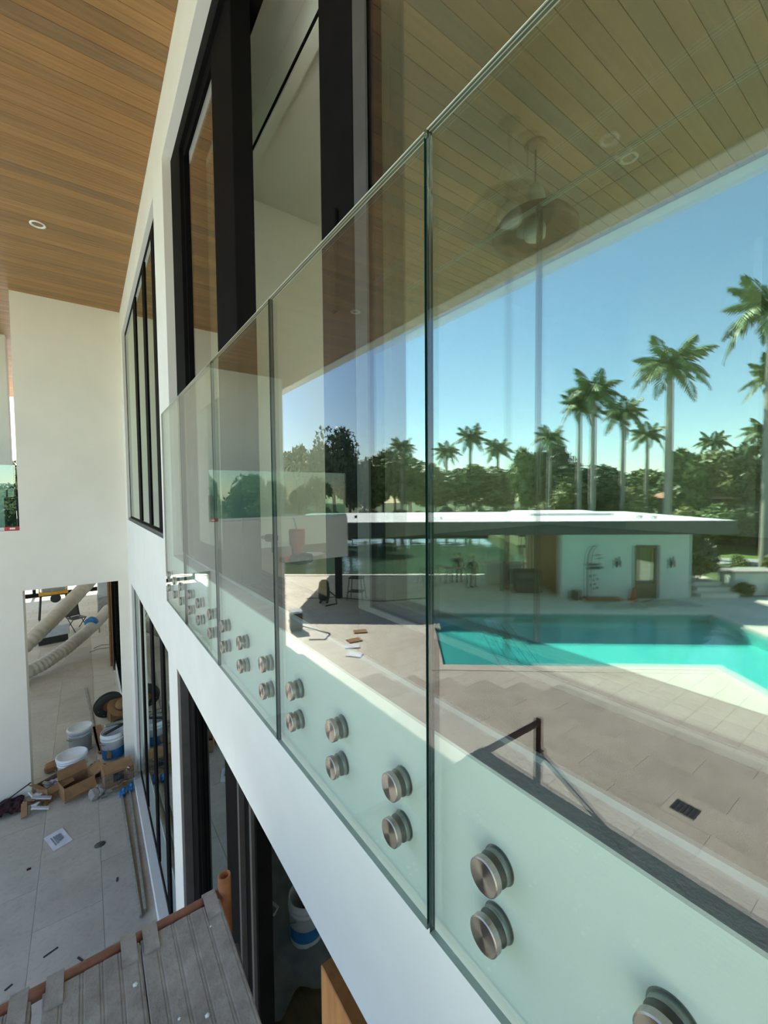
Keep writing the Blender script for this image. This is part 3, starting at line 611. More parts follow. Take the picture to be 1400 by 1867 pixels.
# ---- passage: ducts, tile table, board, dust extractor
def duct(label, pts, r, n):
    P = [Vector(p) for p in pts]; c = []
    for i in range(n*4):
        u = i/(n*4-1)*(len(P)-1); k = min(int(u), len(P)-2); f_ = u-k
        p0, p1, p2, p3 = P[max(k-1,0)], P[k], P[k+1], P[min(k+2,len(P)-1)]
        c.append(.5*((2*p1)+(p2-p0)*f_+(2*p0-5*p1+4*p2-p3)*f_*f_+(3*p1-p0-3*p2+p3)*f_**3))
    t = thing('flexible_duct', label, 'duct', P[0], 0, 'white ribbed ducts in the passage')
    b = NB(); tube(b, [p-P[0] for p in c], [r*(1.0 if (i//2) % 2 else .90) for i in range(len(c))], 18); obj('hose', b, 'duct', t)
    return t
duct('upper white ribbed duct rising across the passage', [(-2.0,12.6,-4.15),(-1.30,13.3,-3.62),(-.75,14.3,-3.25),(-.28,15.2,-2.90),(.14,16.0,-2.55),(.5,16.6,-2.1)], .19, 34)
t = duct('lower white ribbed duct lying on the passage floor', [(-2.4,12.6,-4.30),(-1.33,13.35,-4.32),(-.75,13.9,-4.20),(-.25,14.6,-4.02),(.20,15.5,-3.86),(.52,16.5,-3.75)], .17, 36)
b = NB(); lathe(b, [(.176,-.06),(.176,.06)], c=(0,0,0), axis='X', seg=18); o = obj('blue_tape', b, 'blue', t); o.location = (2.45,2.65,.50); o.rotation_euler = (0,-.25,.95)
t = thing('brown_board', 'tall brown board leaning upright against the passage wall', 'board', (.44, 13.4, G), 0)
b = NB(); box(b, -.02, .02, -.16, .18, .0, 2.9, bev=.004); obj('board', b, 'wood', t)
b = NB(); box(b, .03, .05, -.5, .9, .0, 2.9); obj('rear_board', b, 'carddark', t)
t = thing('dust_extractor', 'grey metal dust extractor box on legs at the passage wall', 'machine', (.45, 17.0, G), 0)
b = NB(); box(b, -.22, .22, -.25, .25, .45, 1.15, bev=.02); obj('housing', b, 'galv', t)
b = NB(); box(b, -.20, .20, -.22, .22, 1.22, 1.85, bev=.03); obj('filter_bag', b, 'plasticgrey', t)
for x, y in ((-.19,-.22),(.19,-.22),(-.19,.22),(.19,.22)): b = NB(); box(b, x-.02, x+.02, y-.02, y+.02, 0, 1.25); obj('leg', b, 'galv', t)
t = thing('tile_saw', 'yellow framed tile saw stand with grey tray in the passage', 'saw', (-1.05, 19.6, G), .1)
b = NB(); box(b, -.42, .42, -.3, .3, .98, 1.03); box(b, -.42,.42,-.3,-.27,1.03,1.09); obj('table', b, 'yellow', t)
b = NB(); box(b, -.36, .36, -.26, .26, 1.06, 1.34, bev=.03); obj('tray', b, 'galv', t)
b = NB(); lathe(b, [(.16,-.012),(.16,.012)], c=(.05,-.2,.82), axis='Y', seg=24); obj('motor', b, 'dark', t)
for x, y in ((-.38,-.26),(.38,-.26),(-.38,.26),(.38,.26)): b = NB(); tube(b, [(x*1.15,y,0),(x*.95,y,.98)], .025, 8); obj('leg', b, 'dark', t)
b = NB(); box(b, -.42,.42,-.02,.02,1.62,1.68); box(b, -.42,-.38,-.02,.02,1.03,1.68); box(b,.38,.42,-.02,.02,1.03,1.68); obj('frame', b, 'yellow', t)
t = thing('folding_chair', 'dark folding chair lying askew behind the ducts', 'chair', (-.35, 17.6, G), .5)
b = NB(); box(b, -.22, .22, -.2, .2, .40, .43, bev=.01); obj('seat', b, 'track', t)
b = NB(); obox(b, (0,.28,.66), (.22,0,0), (0,.05,.22), (0,.008,-.002)); obj('backrest', b, 'track', t)
for sx_ in (-.2,.2):
    b = NB(); tube(b, [(sx_,-.28,0),(sx_,.2,.45),(sx_,.33,.88)], .014, 6); obj('leg', b, 'dark', t)
    b = NB(); tube(b, [(sx_,.26,0),(sx_,-.18,.42)], .014, 6); obj('leg', b, 'dark', t)
t = thing('saw_crate', 'low white crate with dark base behind the lower duct', 'crate', (-.95, 16.6, G), .15)
b = NB(); box(b, -.4, .4, -.25, .25, .22, .55, bev=.02); obj('body', b, 'plasticgrey', t)
b = NB(); box(b, -.36, .36, -.22, .22, 0, .22); obj('base', b, 'dark', t)
b = NB(); tube(b, [(0,0,.006),(.2,.15,.006),(.5,.1,.006),(.6,.35,.006),(.3,.5,.006),(.1,.3,.006)], .008, 6); o = obj('cord', b, 'wood', None, (-.02, 14.8, G)); tag(o, 'thin brown cord curled on the passage floor', 'cord')
t = thing('tape_roll', 'brown tape roll below the lower duct by the pillar', 'tape', (-1.22, 14.0, G))
b = NB(); lathe(b, [(.05,0),(.09,0),(.09,.08),(.05,.08)], seg=18); obj('roll', b, 'card', t)
b = NB(); lathe(b, [(.05,.0),(.044,.0),(.044,.08),(.05,.08)], seg=18); obj('core', b, 'carddark', t)

# ---- lower room through the open door
t = bucket('white bucket with blue label on the drop cloth in the lower room', (1.72, 3.85, G), .16, .46, 'plastic', False, 'blue', (.18,.44), rz=-.3)
b = NB(); tube(b, [(.0,.0,.12),(.05,.04,.5),(.10,.02,.62)], [.05,.05,.04], 8); o = obj('mixer_handle', b, 'dark', None, (1.72, 3.85, G)); tag(o, 'dark tool handle standing in the lower room bucket', 'tool')
b = NB(); bmesh.ops.create_grid(b, x_segments=34, y_segments=40, size=.5)
for v_ in b.verts:
    x, y = v_.co.x, v_.co.y; e_ = 1+.12*noise.noise(Vector((x*5,y*5,0))); v_.co = Vector((x*1.1*e_, y*2.3*e_, .01+.05*abs(noise.noise(Vector((x*6+2,y*9,1))))+.03*abs(noise.noise(Vector((x*15,y*15,4))))))
o = obj('drop_cloth', b, 'cloth', None, (1.72, 4.55, G))
for f in o.data.polygons: f.use_smooth = True
tag(o, 'crumpled pale drop cloth spread under the lower room bucket', 'cloth')
b = NB(); box(b, -.25, .25, -.35, .35, 0, .62, bev=.01); o = obj('storage_tote', b, 'plasticgrey', None, (2.3, 5.6, G)); tag(o, 'grey tote at the far edge of the drop cloth', 'tote')
b = NB(); pts = [(0.95, 2.707, -1.45), (0.95, 2.707, -2.152), (0.95, 2.757, -2.302), (0.95, 2.862, -2.574), (0.95, 2.884, -2.754), (0.95, 2.744, -2.804), (0.95, 2.567, -2.716), (0.95, 2.642, -2.829), (0.95, 2.818, -2.962)]
tube(b, [Vector(p) for p in pts], .008, 6); o = obj('hanging_cable', b, 'whitecord', None); tag(o, 'thin white cable hanging inside the lower doorway', 'cable')
t = thing('wrapped_door_leaf', 'wooden door leaf wrapped in film standing in the lower doorway', 'door leaf', (.80, 1.28, G), 0)
b = NB(); box(b, -.05, .02, -.30, .26, 0, 2.56, bev=.004); obj('leaf', b, 'ply', t)
b = NB(); box(b, .022, .05, -.29, .25, 0, 2.60, bev=.01); obj('film_wrap', b, 'clearplastic', t)
b = NB(); box(b, .055, .09, -.30, .26, 0, 2.62, bev=.006); obj('dark_edge', b, 'wood', t)

# ---- upper room floor: tumbler, cases, papers, bottle
t = thing('tumbler', 'dusty rose tumbler with a straw on the upper room floor', 'cup', (1.27, 2.89, -.47))
b = NB(); lathe(b, [(.0001,0),(.036,0),(.040,.05),(.044,.085),(.056,.10),(.059,.20),(.056,.205)], seg=28); obj('body', b, 'tumbler', t)
b = NB(); lathe(b, [(.057,.203),(.058,.213),(.0001,.214)], seg=28); obj('lid', b, 'tumbler', t)
b = NB(); tube(b, [(0,0,.21),(-.025,0,.30)], .005, 6); obj('straw', b, 'plasticgrey', t)
t = thing('charger_case', 'black charger case on the upper room floor right of the tumbler', 'case', (1.20, 2.66, -.47), .3)
b = NB(); box(b, -.07, .07, -.05, .05, 0, .06, bev=.012); obj('shell', b, 'dark', t); b = NB(); box(b, -.02, .02, -.055, -.05, .02, .04); obj('latch', b, 'track', t)
t = thing('red_case', 'flat red case on the upper room floor below the tumbler', 'case', (1.17, 2.78, -.47), .2)
b = NB(); box(b, -.07, .07, -.04, .04, 0, .035, bev=.008); obj('shell', b, 'red', t); b = NB(); box(b, -.03, .03, -.045, -.04, .01, .022); obj('clasp', b, 'dark', t)
t = thing('papers', 'white papers lying on the upper room floor behind the case', 'paper', (1.42, 2.95, -.47), .5)
for i in range(3): b = NB(); box(b, -.09, .09, -.06, .06, .001+i*.004, .003+i*.004); o = obj('sheet', b, 'paper', t); o.rotation_euler.z = i*.2
t = thing('water_bottle', 'clear plastic bottle on the upper room floor near the far panel', 'bottle', (1.03, 3.20, -.47))
b = NB(); lathe(b, [(.0001,0),(.034,0),(.036,.02),(.036,.12),(.030,.14),(.014,.17),(.014,.185)], seg=20); obj('body', b, 'clearplastic', t)
b = NB(); lathe(b, [(.016,.18),(.016,.20),(.0001,.20)], seg=14); obj('cap', b, 'plastic', t)
t = thing('drill_case', 'dark drill lying on the upper room floor left of the tumbler', 'drill', (1.22, 3.28, -.47), .4)
b = NB(); box(b, -.03, .03, -.06, .06, .09, .15, bev=.015); obj('motor_body', b, 'dark', t); b = NB(); box(b, -.02, .02, -.05, -.01, .0, .10, bev=.01); obj('grip', b, 'dark', t); b = NB(); lathe(b, [(.02,.06),(.012,.11)], c=(0,0,.12), axis='Y', seg=10); obj('chuck', b, 'galv', t)
b = NB(); box(b, -.012, .012, -.05, .05, 0, .018, bev=.004); o = obj('red_pencil_box', b, 'red', None, (.70, 2.62, -.455)); tag(o, 'small red strip lying on the door track', 'box')

# ================================================================== YARD (seen in the glass)
# pool basin
bm = NB(); D = -.56+G
boxAN(bm, .1, 10.3, 10.33, 15.2, D-.15, D); boxAN(bm, 7.1, 10.3, 3, 10.33, D-.15, D)
for a0,a1,n0,n1 in ((0,.1,10.2,15.3),(10.3,10.4,3,15.3),(.1,7.1,10.23,10.33),(.1,10.3,15.2,15.3),(7.0,7.1,3,10.23),(7.1,10.3,2.9,3)): boxAN(bm, a0, a1, n0, n1, D, G-.03)
boxAN(bm, .1, 1.75, 10.33, 15.2, D, G-.22)
for k in range(4): boxAN(bm, 1.75+k*.32, 2.07+k*.32, 10.33, 15.2, D, G-.28-k*.06)
pool = struct('trim_pool_basin', bm, 'poolfinish'); pool['label'] = 'turquoise swimming pool basin with sun shelf and steps'
bm = NB()
for k in range(5): boxAN(bm, 1.75+k*.32-.02, 1.75+k*.32, 10.34, 15.19, G-.24-k*.06, G-.214-k*.06)
obj('step_line', bm, 'fascia', pool)
bm = NB(); boxAN(bm, .1, 10.3, 10.33, 15.2, G-.115, G-.11); boxAN(bm, 7.1, 10.3, 3, 10.33, G-.115, G-.11)
bmesh.ops.delete(bm, geom=[f for f in bm.faces if f.normal.z > -2 and f.calc_center_median().z < G-.1105], context='FACES')
w_ = obj('pool_water', bm, 'poolwater'); w_['kind'] = 'stuff'; w_['label'] = 'clear turquoise water filling the swimming pool'; w_['category'] = 'water'
bm = NB()
for a0,a1,n0,n1 in ((-.25,.12,10.0,15.5),(.12,7.1,10.0,10.35),(6.78,7.12,2.7,10.0),(.12,10.6,15.18,15.5),(10.28,10.6,2.7,15.18)): boxAN(bm, a0, a1, n0, n1, G-.06, G+.004)
struct('trim_9', bm, 'coping', label='pale stone coping around the pool')
# seawall and lake
bm = NB(); boxAN(bm, -42, 4.8, 22.3, 22.7, G-1.2, G+.02); struct('trim_10', bm, 'coping', label='seawall cap along the lake')
bm = NB(); prism(bm, [AN(-140,22.7), AN(4.8,22.7), AN(4.8,24.6), AN(8.6,24.6), AN(8.6,49), AN(-140,49)], -6.4, -6.3); struct('lake_bed', bm, 'lakebed')
bm = NB(); quad(bm, [(*AN(-140,22.7),-5.15), (*AN(-140,49),-5.15), (*AN(8.6,49),-5.15), (*AN(8.6,24.6),-5.15), (*AN(4.8,24.6),-5.15), (*AN(4.8,22.7),-5.15)])
w_ = obj('lake_water', bm, 'lakewater'); w_['kind'] = 'stuff'; w_['label'] = 'dark green rippled lake behind the pavilion'; w_['category'] = 'water'
bm = NB(); prism(bm, [AN(4.8,18), AN(160,18), AN(160,220), AN(8.6,220), AN(8.6,24.6), AN(4.8,24.6)], -6.4, G-.05); prism(bm, [AN(-260,49), AN(8.6,49), AN(8.6,220), AN(-260,220)], -6.4, -4.9)
prism(bm, [AN(14.6,18), AN(160,18), AN(160,-120), AN(14.6,-120)], -6.4, G-.06)
prism(bm, [AN(-260,-120), AN(-42,-120), AN(-42,22), AN(-260,22)], -6.4, G-.06); prism(bm, [AN(-42,-120), AN(14.6,-120), AN(14.6,-14), AN(-42,-14)], -6.4, G-.06)
g = obj('ground', bm, 'soil'); g['kind'] = 'structure'
# pavilion
bm = NB(); boxAN(bm, -6.5, 11.6, 15.9, 24.2, -1.20, -1.13); boxAN(bm, -6.4, 11.5, 16.0, 24.1, -1.62, -1.20); boxAN(bm, 5.0, 9.0, 20.0, 23.8, -1.13, -1.02)
pv = struct('pavilion_roof', bm, 'roofwhite', label='flat white roof of the pool pavilion')
bm = NB(); boxAN(bm, -6.55, 11.65, 15.84, 15.9, -1.66, -1.155); boxAN(bm, -6.55, 11.65, 24.2, 24.26, -1.66, -1.155); boxAN(bm, -6.56, -6.5, 15.84, 24.2, -1.66, -1.155); boxAN(bm, 11.6, 11.66, 15.84, 24.2, -1.66, -1.155)
obj('fascia', bm, 'fascia', pv)
for i, (a_, n__) in enumerate(((-3.2,18.9),(.4,17.2),(8.9,17.5),(9.2,17.0))):
    t = thing('roof_vent', ['low dark vent on the left part of the pavilion roof','dark vent near the middle of the pavilion roof','left of two small vents on the right of the pavilion roof','right of two small vents on the right of the pavilion roof'][i], 'vent', (*AN(a_, n__), -1.13))
    b = NB(); lathe(b, [(.05,0),(.05,.08),(.09,.08),(.09,.11),(.0001,.13)], seg=12); obj('cap', b, 'dark', t); b = NB(); lathe(b, [(.12,0),(.12,.01)], seg=12); obj('flange', b, 'galv', t)
bm = NB()
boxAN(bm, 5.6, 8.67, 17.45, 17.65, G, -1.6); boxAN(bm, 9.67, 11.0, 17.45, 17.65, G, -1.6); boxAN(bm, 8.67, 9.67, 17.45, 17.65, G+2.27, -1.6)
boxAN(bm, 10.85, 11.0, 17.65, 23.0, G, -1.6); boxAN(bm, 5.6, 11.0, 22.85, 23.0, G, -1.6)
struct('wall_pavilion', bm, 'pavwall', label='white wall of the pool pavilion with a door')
bm = NB(); boxAN(bm, 5.60, 5.75, 17.65, 22.85, G, -1.6); struct('wall_pavilion_side', bm, 'pavwood', label='teak clad side wall of the pavilion bar')
bm = NB(); boxAN(bm, 5.585, 5.6, 17.9, 22.6, G+.05, -1.65)
for i in range(8):
    b = NB(); boxAN(b, 5.57, 5.585, 17.7, 22.8, G+.04+i*.36, G+.385+i*.36); o = struct('teak_slat', b, 'pavwood', None); o.parent = bpy.data.objects['wall_pavilion_side']
bm.free()
d3 = NB(); boxAN(d3, 8.67, 8.75, 17.40, 17.60, G, G+2.27); boxAN(d3, 9.59, 9.67, 17.40, 17.60, G, G+2.27); boxAN(d3, 8.75, 9.59, 17.40, 17.60, G+2.16, G+2.27); boxAN(d3, 8.75, 9.59, 17.44, 17.56, G, G+.62); boxAN(d3, 8.75, 8.86, 17.44, 17.56, G+.62, G+2.16); boxAN(d3, 9.48, 9.59, 17.44, 17.56, G+.62, G+2.16)
d3o = struct('door_3', d3, 'doorbrown', label='olive framed glass door in the pavilion wall')
b = NB(); boxAN(b, 8.86, 9.48, 17.49, 17.50, G+.62, G+2.16); obj('pane', b, 'lower_glass', d3o)
b = NB(); tube(b, [(*AN(8.80,17.40),G+1.0),(*AN(8.80,17.36),G+1.0),(*AN(8.92,17.36),G+1.0)], .012, 6); obj('handle', b, 'galv', d3o)
def sconce(a_, label):
    t = thing('wall_sconce', label, 'wall lamp', (*AN(a_, 17.45), G+1.55), YR, 'wall lamps beside the pavilion door')
    b = NB(); box(b, -.04, .04, 0, .02, -.10, .10); obj('back_plate', b, 'fascia', t)
    for dx, z0, z1 in ((-.07,-.22,.14),(.02,-.12,.24),(.08,-.20,.06)): b = NB(); lathe(b, [(.028,z0),(.030,z1)], c=(dx,.06,0), seg=12); obj('tube', b, 'fascia', t)
sconce(7.95, 'dark tube wall lamp left of the pavilion door'); sconce(10.18, 'dark tube wall lamp right of the pavilion door')
for a_ in (5.15, 5.48):
    b = NB(); boxAN(b, a_-.035, a_+.035, 21.0, 21.07, G, -1.62); o = obj('white_post', b, 'white'); tag(o, 'slim white post under the pavilion roof, %s of two' % ('left' if a_ < 5.4 else 'right'), 'post')
b = NB(); boxAN(b, -3.95, -3.67, 17.3, 17.58, G, -1.62); o = obj('black_post', b, 'black'); tag(o, 'black steel post carrying the left part of the pavilion roof', 'post')
b = NB(); boxAN(b, 3.50, 3.68, 18.8, 18.98, G, -1.62); o = obj('black_post', b, 'black'); tag(o, 'black steel post in the middle of the open pavilion', 'post')
# outdoor shower arch on the wall
t = thing('shower_arch', 'dark arched shower rail with shelf on the pavilion wall', 'shower', (*AN(6.95, 17.44), G), YR)
for off in (0, .13):
    b = NB(); tube(b, [(off-.25,.04,.05),(off-.27,.04,.6),(off-.27,.04,1.5),(off-.22,.04,1.95),(off-.10,.04,2.2),(off+.05,.04,2.28)], .014, 6); obj('rail', b, 'fascia', t)
b = NB(); box(b, -.20, .34, .02, .16, 1.28, 1.36); box(b, -.30, .24, .02, .12, 1.44, 1.50); obj('shelf', b, 'fascia', t)
for i, (x, z) in enumerate(((0.0,.98),(.14,.82),(.02,.60),(.14,.44))): b = NB(); lathe(b, [(.055,0),(.05,.03),(.0001,.035)], c=(x,.02,z), axis='Y', seg=14); obj('valve', b, 'fascia', t)
b = NB(); box(b, .05, .28, .05, .11, 1.86, 1.89); box(b, .16, .36, .05, .09, 1.72, 1.75); obj('hook_bar', b, 'fascia', t)
t = thing('traffic_cone', 'orange red cone left of the pavilion door', 'cone', (*AN(8.45, 17.1), G))
b = NB(); lathe(b, [(.13,.03),(.045,.52),(.0001,.53)], seg=16); obj('body', b, 'conemat', t); b = NB(); box(b, -.17,.17,-.17,.17,0,.03); obj('foot', b, 'conemat', t)
t = thing('black_pot', 'black square pot against the left end of the pavilion wall', 'pot', (*AN(6.15, 17.2), G), YR)
b = NB(); box(b, -.16,.16,-.16,.16,0,.38,bev=.01); obj('shell', b, 'dark', t); b = NB(); box(b,-.14,.14,-.14,.14,.38,.385); obj('soil', b, 'carddark', t)
def sheet(name, label, a_, n__, sa, sn, h, seed, mt='clearplastic'):
    b = NB(); bmesh.ops.create_grid(b, x_segments=26, y_segments=16, size=.5)
    for v_ in b.verts:
        x, y = v_.co.x, v_.co.y; e_ = 1+.25*noise.noise(Vector((x*3+seed,y*3,0)))
        v_.co = Vector((x*sa*e_, y*sn*e_, .012+h*max(0,1-4*(x*x+y*y))*(.5+.5*abs(noise.noise(Vector((x*6,y*6,seed))))) +.04*abs(noise.noise(Vector((x*16,y*16,seed))))))
    o = obj(name, b, mt, None, (*AN(a_, n__), G)); o.rotation_euler.z = YR
    for f in o.data.polygons: f.use_smooth = True
    tag(o, label, 'sheet')
sheet('plastic_sheet', 'crumpled clear plastic sheet on the deck left of the door', 7.3, 16.2, 1.9, .9, .22, 1)
sheet('plastic_sheet', 'crumpled clear plastic sheet on the deck right of the door', 9.5, 16.5, 2.2, .9, .30, 5)
b = NB(); box(b, -.75, .75, -.25, .25, 0, .10, bev=.03); o = obj('planting_bed', b, 'wood', None, (*AN(7.2, 17.1), G)); o.rotation_euler.z = YR; tag(o, 'low reddish planting strip under the arched shower', 'planter')
# bar counter, grill under cover, sawhorses
t = thing('bar_counter', 'white outdoor bar counter with pale top under the pavilion', 'counter', (*AN(3.9, 20.4), G), YR)
b = NB(); box(b, -1.0, .9, -.28, .28, 0, .98, bev=.01); obj('base', b, 'pavwall', t); b = NB(); box(b, -1.15, 1.0, -.38, .38, .98, 1.05, bev=.01); obj('top', b, 'coping', t)
t = thing('covered_grill', 'dark covered grill standing beside the bar counter', 'grill', (*AN(4.5, 18.6), G), YR)
b = NB(); box(b, -.6, .6, -.3, .3, .0, .72, bev=.04); obj('cart', b, 'darkgreen', t); b = NB(); lathe(b, [(.34,-.62),(.36,-.55),(.36,.55),(.34,.62)], c=(0,0,.72), axis='X', seg=20); obj('hood_cover', b, 'darkgreen', t)
def sawhorse(a_, n__, label, rz=0):
    t = thing('sawhorse', label, 'sawhorse', (*AN(a_, n__), G), YR+rz, 'sawhorses on the pavilion deck')
    b = NB(); box(b, -.45, .45, -.04, .04, .74, .84); obj('beam', b, 'rag', t)
    for x in (-.36,.36):
        for y in (-.2,.2): b = NB(); tube(b, [(x*1.1,y,0),(x,0,.76)], .028, 6); obj('leg', b, 'rag', t)
sawhorse(.0, 19.9, 'sawhorse left of the dark panel joint under the pavilion', 1.2); sawhorse(1.5, 20.2, 'sawhorse nearest the workers on the pavilion deck', .4); sawhorse(.75, 20.6, 'dark legged sawhorse just right of the panel joint', .9)
t = thing('work_stand', 'metal work stand with a shelf beside the black pavilion post', 'stand', (*AN(-3.0, 17.2), G), YR+.2)
for x in (-.32,.32):
    for y in (-.24,.24): b = NB(); tube(b, [(x*1.1,y*1.1,0),(x*.8,y*.8,.92)], .020, 6); obj('leg', b, 'dark', t)
b = NB(); box(b, -.30, .30, -.22, .22, .92, .97); obj('top', b, 'dark', t); b = NB(); box(b, -.31, .31, -.23, .23, .34, .37); obj('shelf', b, 'dark', t)
t = thing('shop_vacuum', 'dark shop vacuum standing left of the black pavilion post', 'vacuum', (*AN(-4.3, 16.6), G), YR)
b = NB(); lathe(b, [(.20,.12),(.24,.2),(.24,.62),(.20,.72)], seg=20); obj('tank', b, 'dark', t); b = NB(); lathe(b, [(.22,.72),(.20,.86),(.10,.96),(.0001,.98)], seg=20); obj('motor_head', b, 'dark', t)
for k in range(4): b = NB(); a_ = k*1.57+.7; lathe(b, [(.05,-.02),(.05,.02)], c=(.2*math.cos(a_), .2*math.sin(a_), .05), axis='Y', seg=10); obj('caster', b, 'dark', t)
b = NB(); tube(b, [(.2,0,.5),(.5,.1,.3),(.6,.4,.06),(.2,.7,.05)], .03, 8); obj('hose', b, 'dark', t)
t = thing('amplifier_case', 'dark equipment case on the patio by the far wing', 'case', (-4.55, 13.0, G), .3)
b = NB(); box(b, -.20, .20, -.20, .20, .04, .62, bev=.02); obj('shell', b, 'dark', t); b = NB(); box(b, -.21, .21, -.21, .21, .62, .68, bev=.01); obj('lid', b, 'plasticgrey', t)
for x, y in ((-.15,-.15),(.15,-.15),(-.15,.15),(.15,.15)): b = NB(); lathe(b, [(.03,0),(.03,.05)], c=(x,y,0), seg=10); obj('foot', b, 'cord', t)
b = NB(); tube(b, [(-4.7,13.2,G+.1),(-5.1,12.6,G+.02),(-5.3,12.0,G+.015),(-4.9,11.6,G+.015),(-4.5,11.9,G+.015)], .016, 6); o = obj('power_cord', b, 'cord'); tag(o, 'black power cord curling on the sunny patio', 'cord')
b = NB(); tube(b, [(*AN(-5.2,17.2),G+.015),(*AN(-4,17.5),G+.015),(*AN(-2,16.8),G+.015),(*AN(0,17.3),G+.015)], .014, 6); o = obj('extension_cord', b, 'cord'); tag(o, 'thin dark extension cord running across the pavilion deck', 'cord')
for i, (x, y, r_) in enumerate(((-5.3,10.6,.5),(-5.0,10.0,.9),(-5.6,11.0,.1),(-6.2,11.6,.4))):
    b = NB(); box(b, -.22, .22, -.16, .16, 0, .02, bev=.003); o = obj('loose_slab', b, 'paper' if i < 2 else 'card', None, (x, y, G+.003)); o.rotation_euler.z = r_
    tag(o, ['white thin slab flat on the sunny patio, left one','white thin slab flat on the sunny patio, near one','thin brown slab on the sunny patio','second thin brown slab on the sunny patio'][i], 'slab')
t = thing('floor_drain', 'square dark floor drain in the patio', 'drain', (-5.78, 2.24, G), 0)
b = NB(); box(b, -.15, .15, -.15, .15, -.02, .006); obj('frame', b, 'track', t)
for k in range(5): b = NB(); box(b, -.13, .13, -.12+k*.055, -.09+k*.055, .006, .010); obj('slat', b, 'fascia', t)
# people under the pavilion
def person(loc, rz, h, label, pose):
    t = thing('person', label, 'person', loc, rz, 'workers under the pavilion'); k = h/1.75
    J = {'hip':(0,0,.95),'chest':(0,.01,1.25),'neck':(0,0,1.47),'head':(0,-.02,1.62),'top':(0,-.01,1.72),
         'hl':(-.09,0,.92),'kl':(-.12,-.02,.50),'al':(-.14,.02,.09),'tl':(-.15,-.12,.03),'hr':(.09,0,.92),'kr':(.12,-.03,.50),'ar':(.14,.02,.09),'tr':(.15,-.12,.03),
         'sl':(-.19,0,1.42),'el':(-.27,.02,1.14),'wl':(-.26,-.08,.90),'fl':(-.26,-.12,.80),'sr':(.19,0,1.42),'er':(.27,.02,1.14),'wr':(.26,-.06,.90),'fr':(.26,-.10,.80)}
    J.update(pose); R_ = dict(hip=.13,chest=.15,neck=.06,head=.095,top=.07,hl=.09,kl=.06,al=.042,tl=.035,hr=.09,kr=.06,ar=.042,tr=.035,sl=.07,el=.045,wl=.032,fl=.03,sr=.07,er=.045,wr=.032,fr=.03)
    E_ = [('hip','chest'),('chest','neck'),('neck','head'),('head','top'),('hip','hl'),('hl','kl'),('kl','al'),('al','tl'),('hip','hr'),('hr','kr'),('kr','ar'),('ar','tr'),('chest','sl'),('sl','el'),('el','wl'),('wl','fl'),('chest','sr'),('sr','er'),('er','wr'),('wr','fr')]
    names = list(J); me = bpy.data.meshes.new('body'); me.from_pydata([Vector(J[n])*k for n in names], [(names.index(a_), names.index(b_)) for a_, b_ in E_], [])
    o = bpy.data.objects.new('body', me); C.objects.link(o); sm = o.modifiers.new('skin', 'SKIN')
    for i, n in enumerate(names): me.skin_vertices[0].data[i].radius = (R_[n]*k,)*2
    me.skin_vertices[0].data[0].use_root = True; o.modifiers.new('sub', 'SUBSURF').levels = 1
    dg = bpy.context.evaluated_depsgraph_get(); m2 = bpy.data.meshes.new_from_object(o.evaluated_get(dg)); bpy.data.objects.remove(o)
    for x in ('shirt','trouser','skin'): m2.materials.append(M[x])
    for pgn in m2.polygons:
        c_ = pgn.center/k; pgn.use_smooth = True
        pgn.material_index = 2 if (c_.z > 1.50 or (abs(c_.x) > .2 and c_.z < .95 and c_.z > .7)) else (1 if c_.z < .95 else 0)
    o = bpy.data.objects.new('body', m2); C.objects.link(o); o.parent = t
    hx, hy, hz = J['head']; b = NB(); bmesh.ops.create_uvsphere(b, u_segments=14, v_segments=10, radius=.105*k)
    for v_ in b.verts: v_.co = v_.co+Vector((hx, hy+.02, hz+.05))*k
    bmesh.ops.delete(b, geom=[v_ for v_ in b.verts if v_.co.z < (hz+.02)*k or (v_.co.y < (hy-.03)*k and v_.co.z < (hz+.08)*k)], context='VERTS'); obj('hair', b, 'hair', t)
    b = NB()
    for sx_ in (-.14,.14): box(b, (sx_-.045)*k, (sx_+.045)*k, -.20*k, .08*k, 0, .07*k, bev=.015)
    obj('shoes', b, 'dark', t)
person((*AN(2.15,19.5), G), YR+2.6, 1.50, 'person in dark clothes standing under the pavilion, hand raised to hip', {'er':(.40,.05,1.18),'wr':(.22,-.10,1.04),'fr':(.16,-.12,1.00)})
person((*AN(1.6,20.6), G), YR+.5, 1.50, 'person standing behind the other worker at the lake edge', {'el':(-.34,-.05,1.20),'wl':(-.22,-.22,1.10),'fl':(-.16,-.26,1.10)})

# planter, steps, hedge by the path
t = thing('white_planter', 'white stucco planter wall with grey cap beyond the pool', 'planter', (*AN(14.1, 18.45), G), YR)
b = NB(); box(b, -.9, 1.0, -.45, .45, 0, .98); obj('wall', b, 'pavwall', t); b = NB(); box(b, -.98, 1.08, -.53, .53, .98, 1.08); obj('cap', b, 'rag', t)
for i in range(3):
    b = NB(); boxAN(b, 11.5+i*.2, 13.1, 17.6+i*.5, 18.2+i*.6, G-.05, G+.16+i*.15); o = struct('garden_step', b, 'coping'); o['kind'] = 'structure'; o['label'] = 'pale stone garden step beside the pavilion'
bm = NB(); prism(bm, [AN(12.3,19.2), AN(13.4,18.9), AN(14.4,26), AN(12.6,26)], G-.03, G+.35); struct('path', bm, 'coping', label='pale garden path rising past the hedge')
bm = NB(); prism(bm, [AN(16,30), AN(60,18), AN(75,30), AN(18,46)], G-.06, G-.03); struct('lawn', bm, 'lawn', label='sunlit lawn beyond the hedge')
bm = NB(); prism(bm, [AN(15,27.5), AN(60,13), AN(61,16.5), AN(15.5,30.5)], G-.055, G-.02); struct('street', bm, 'asphalt', label='pale street crossing behind the planter')
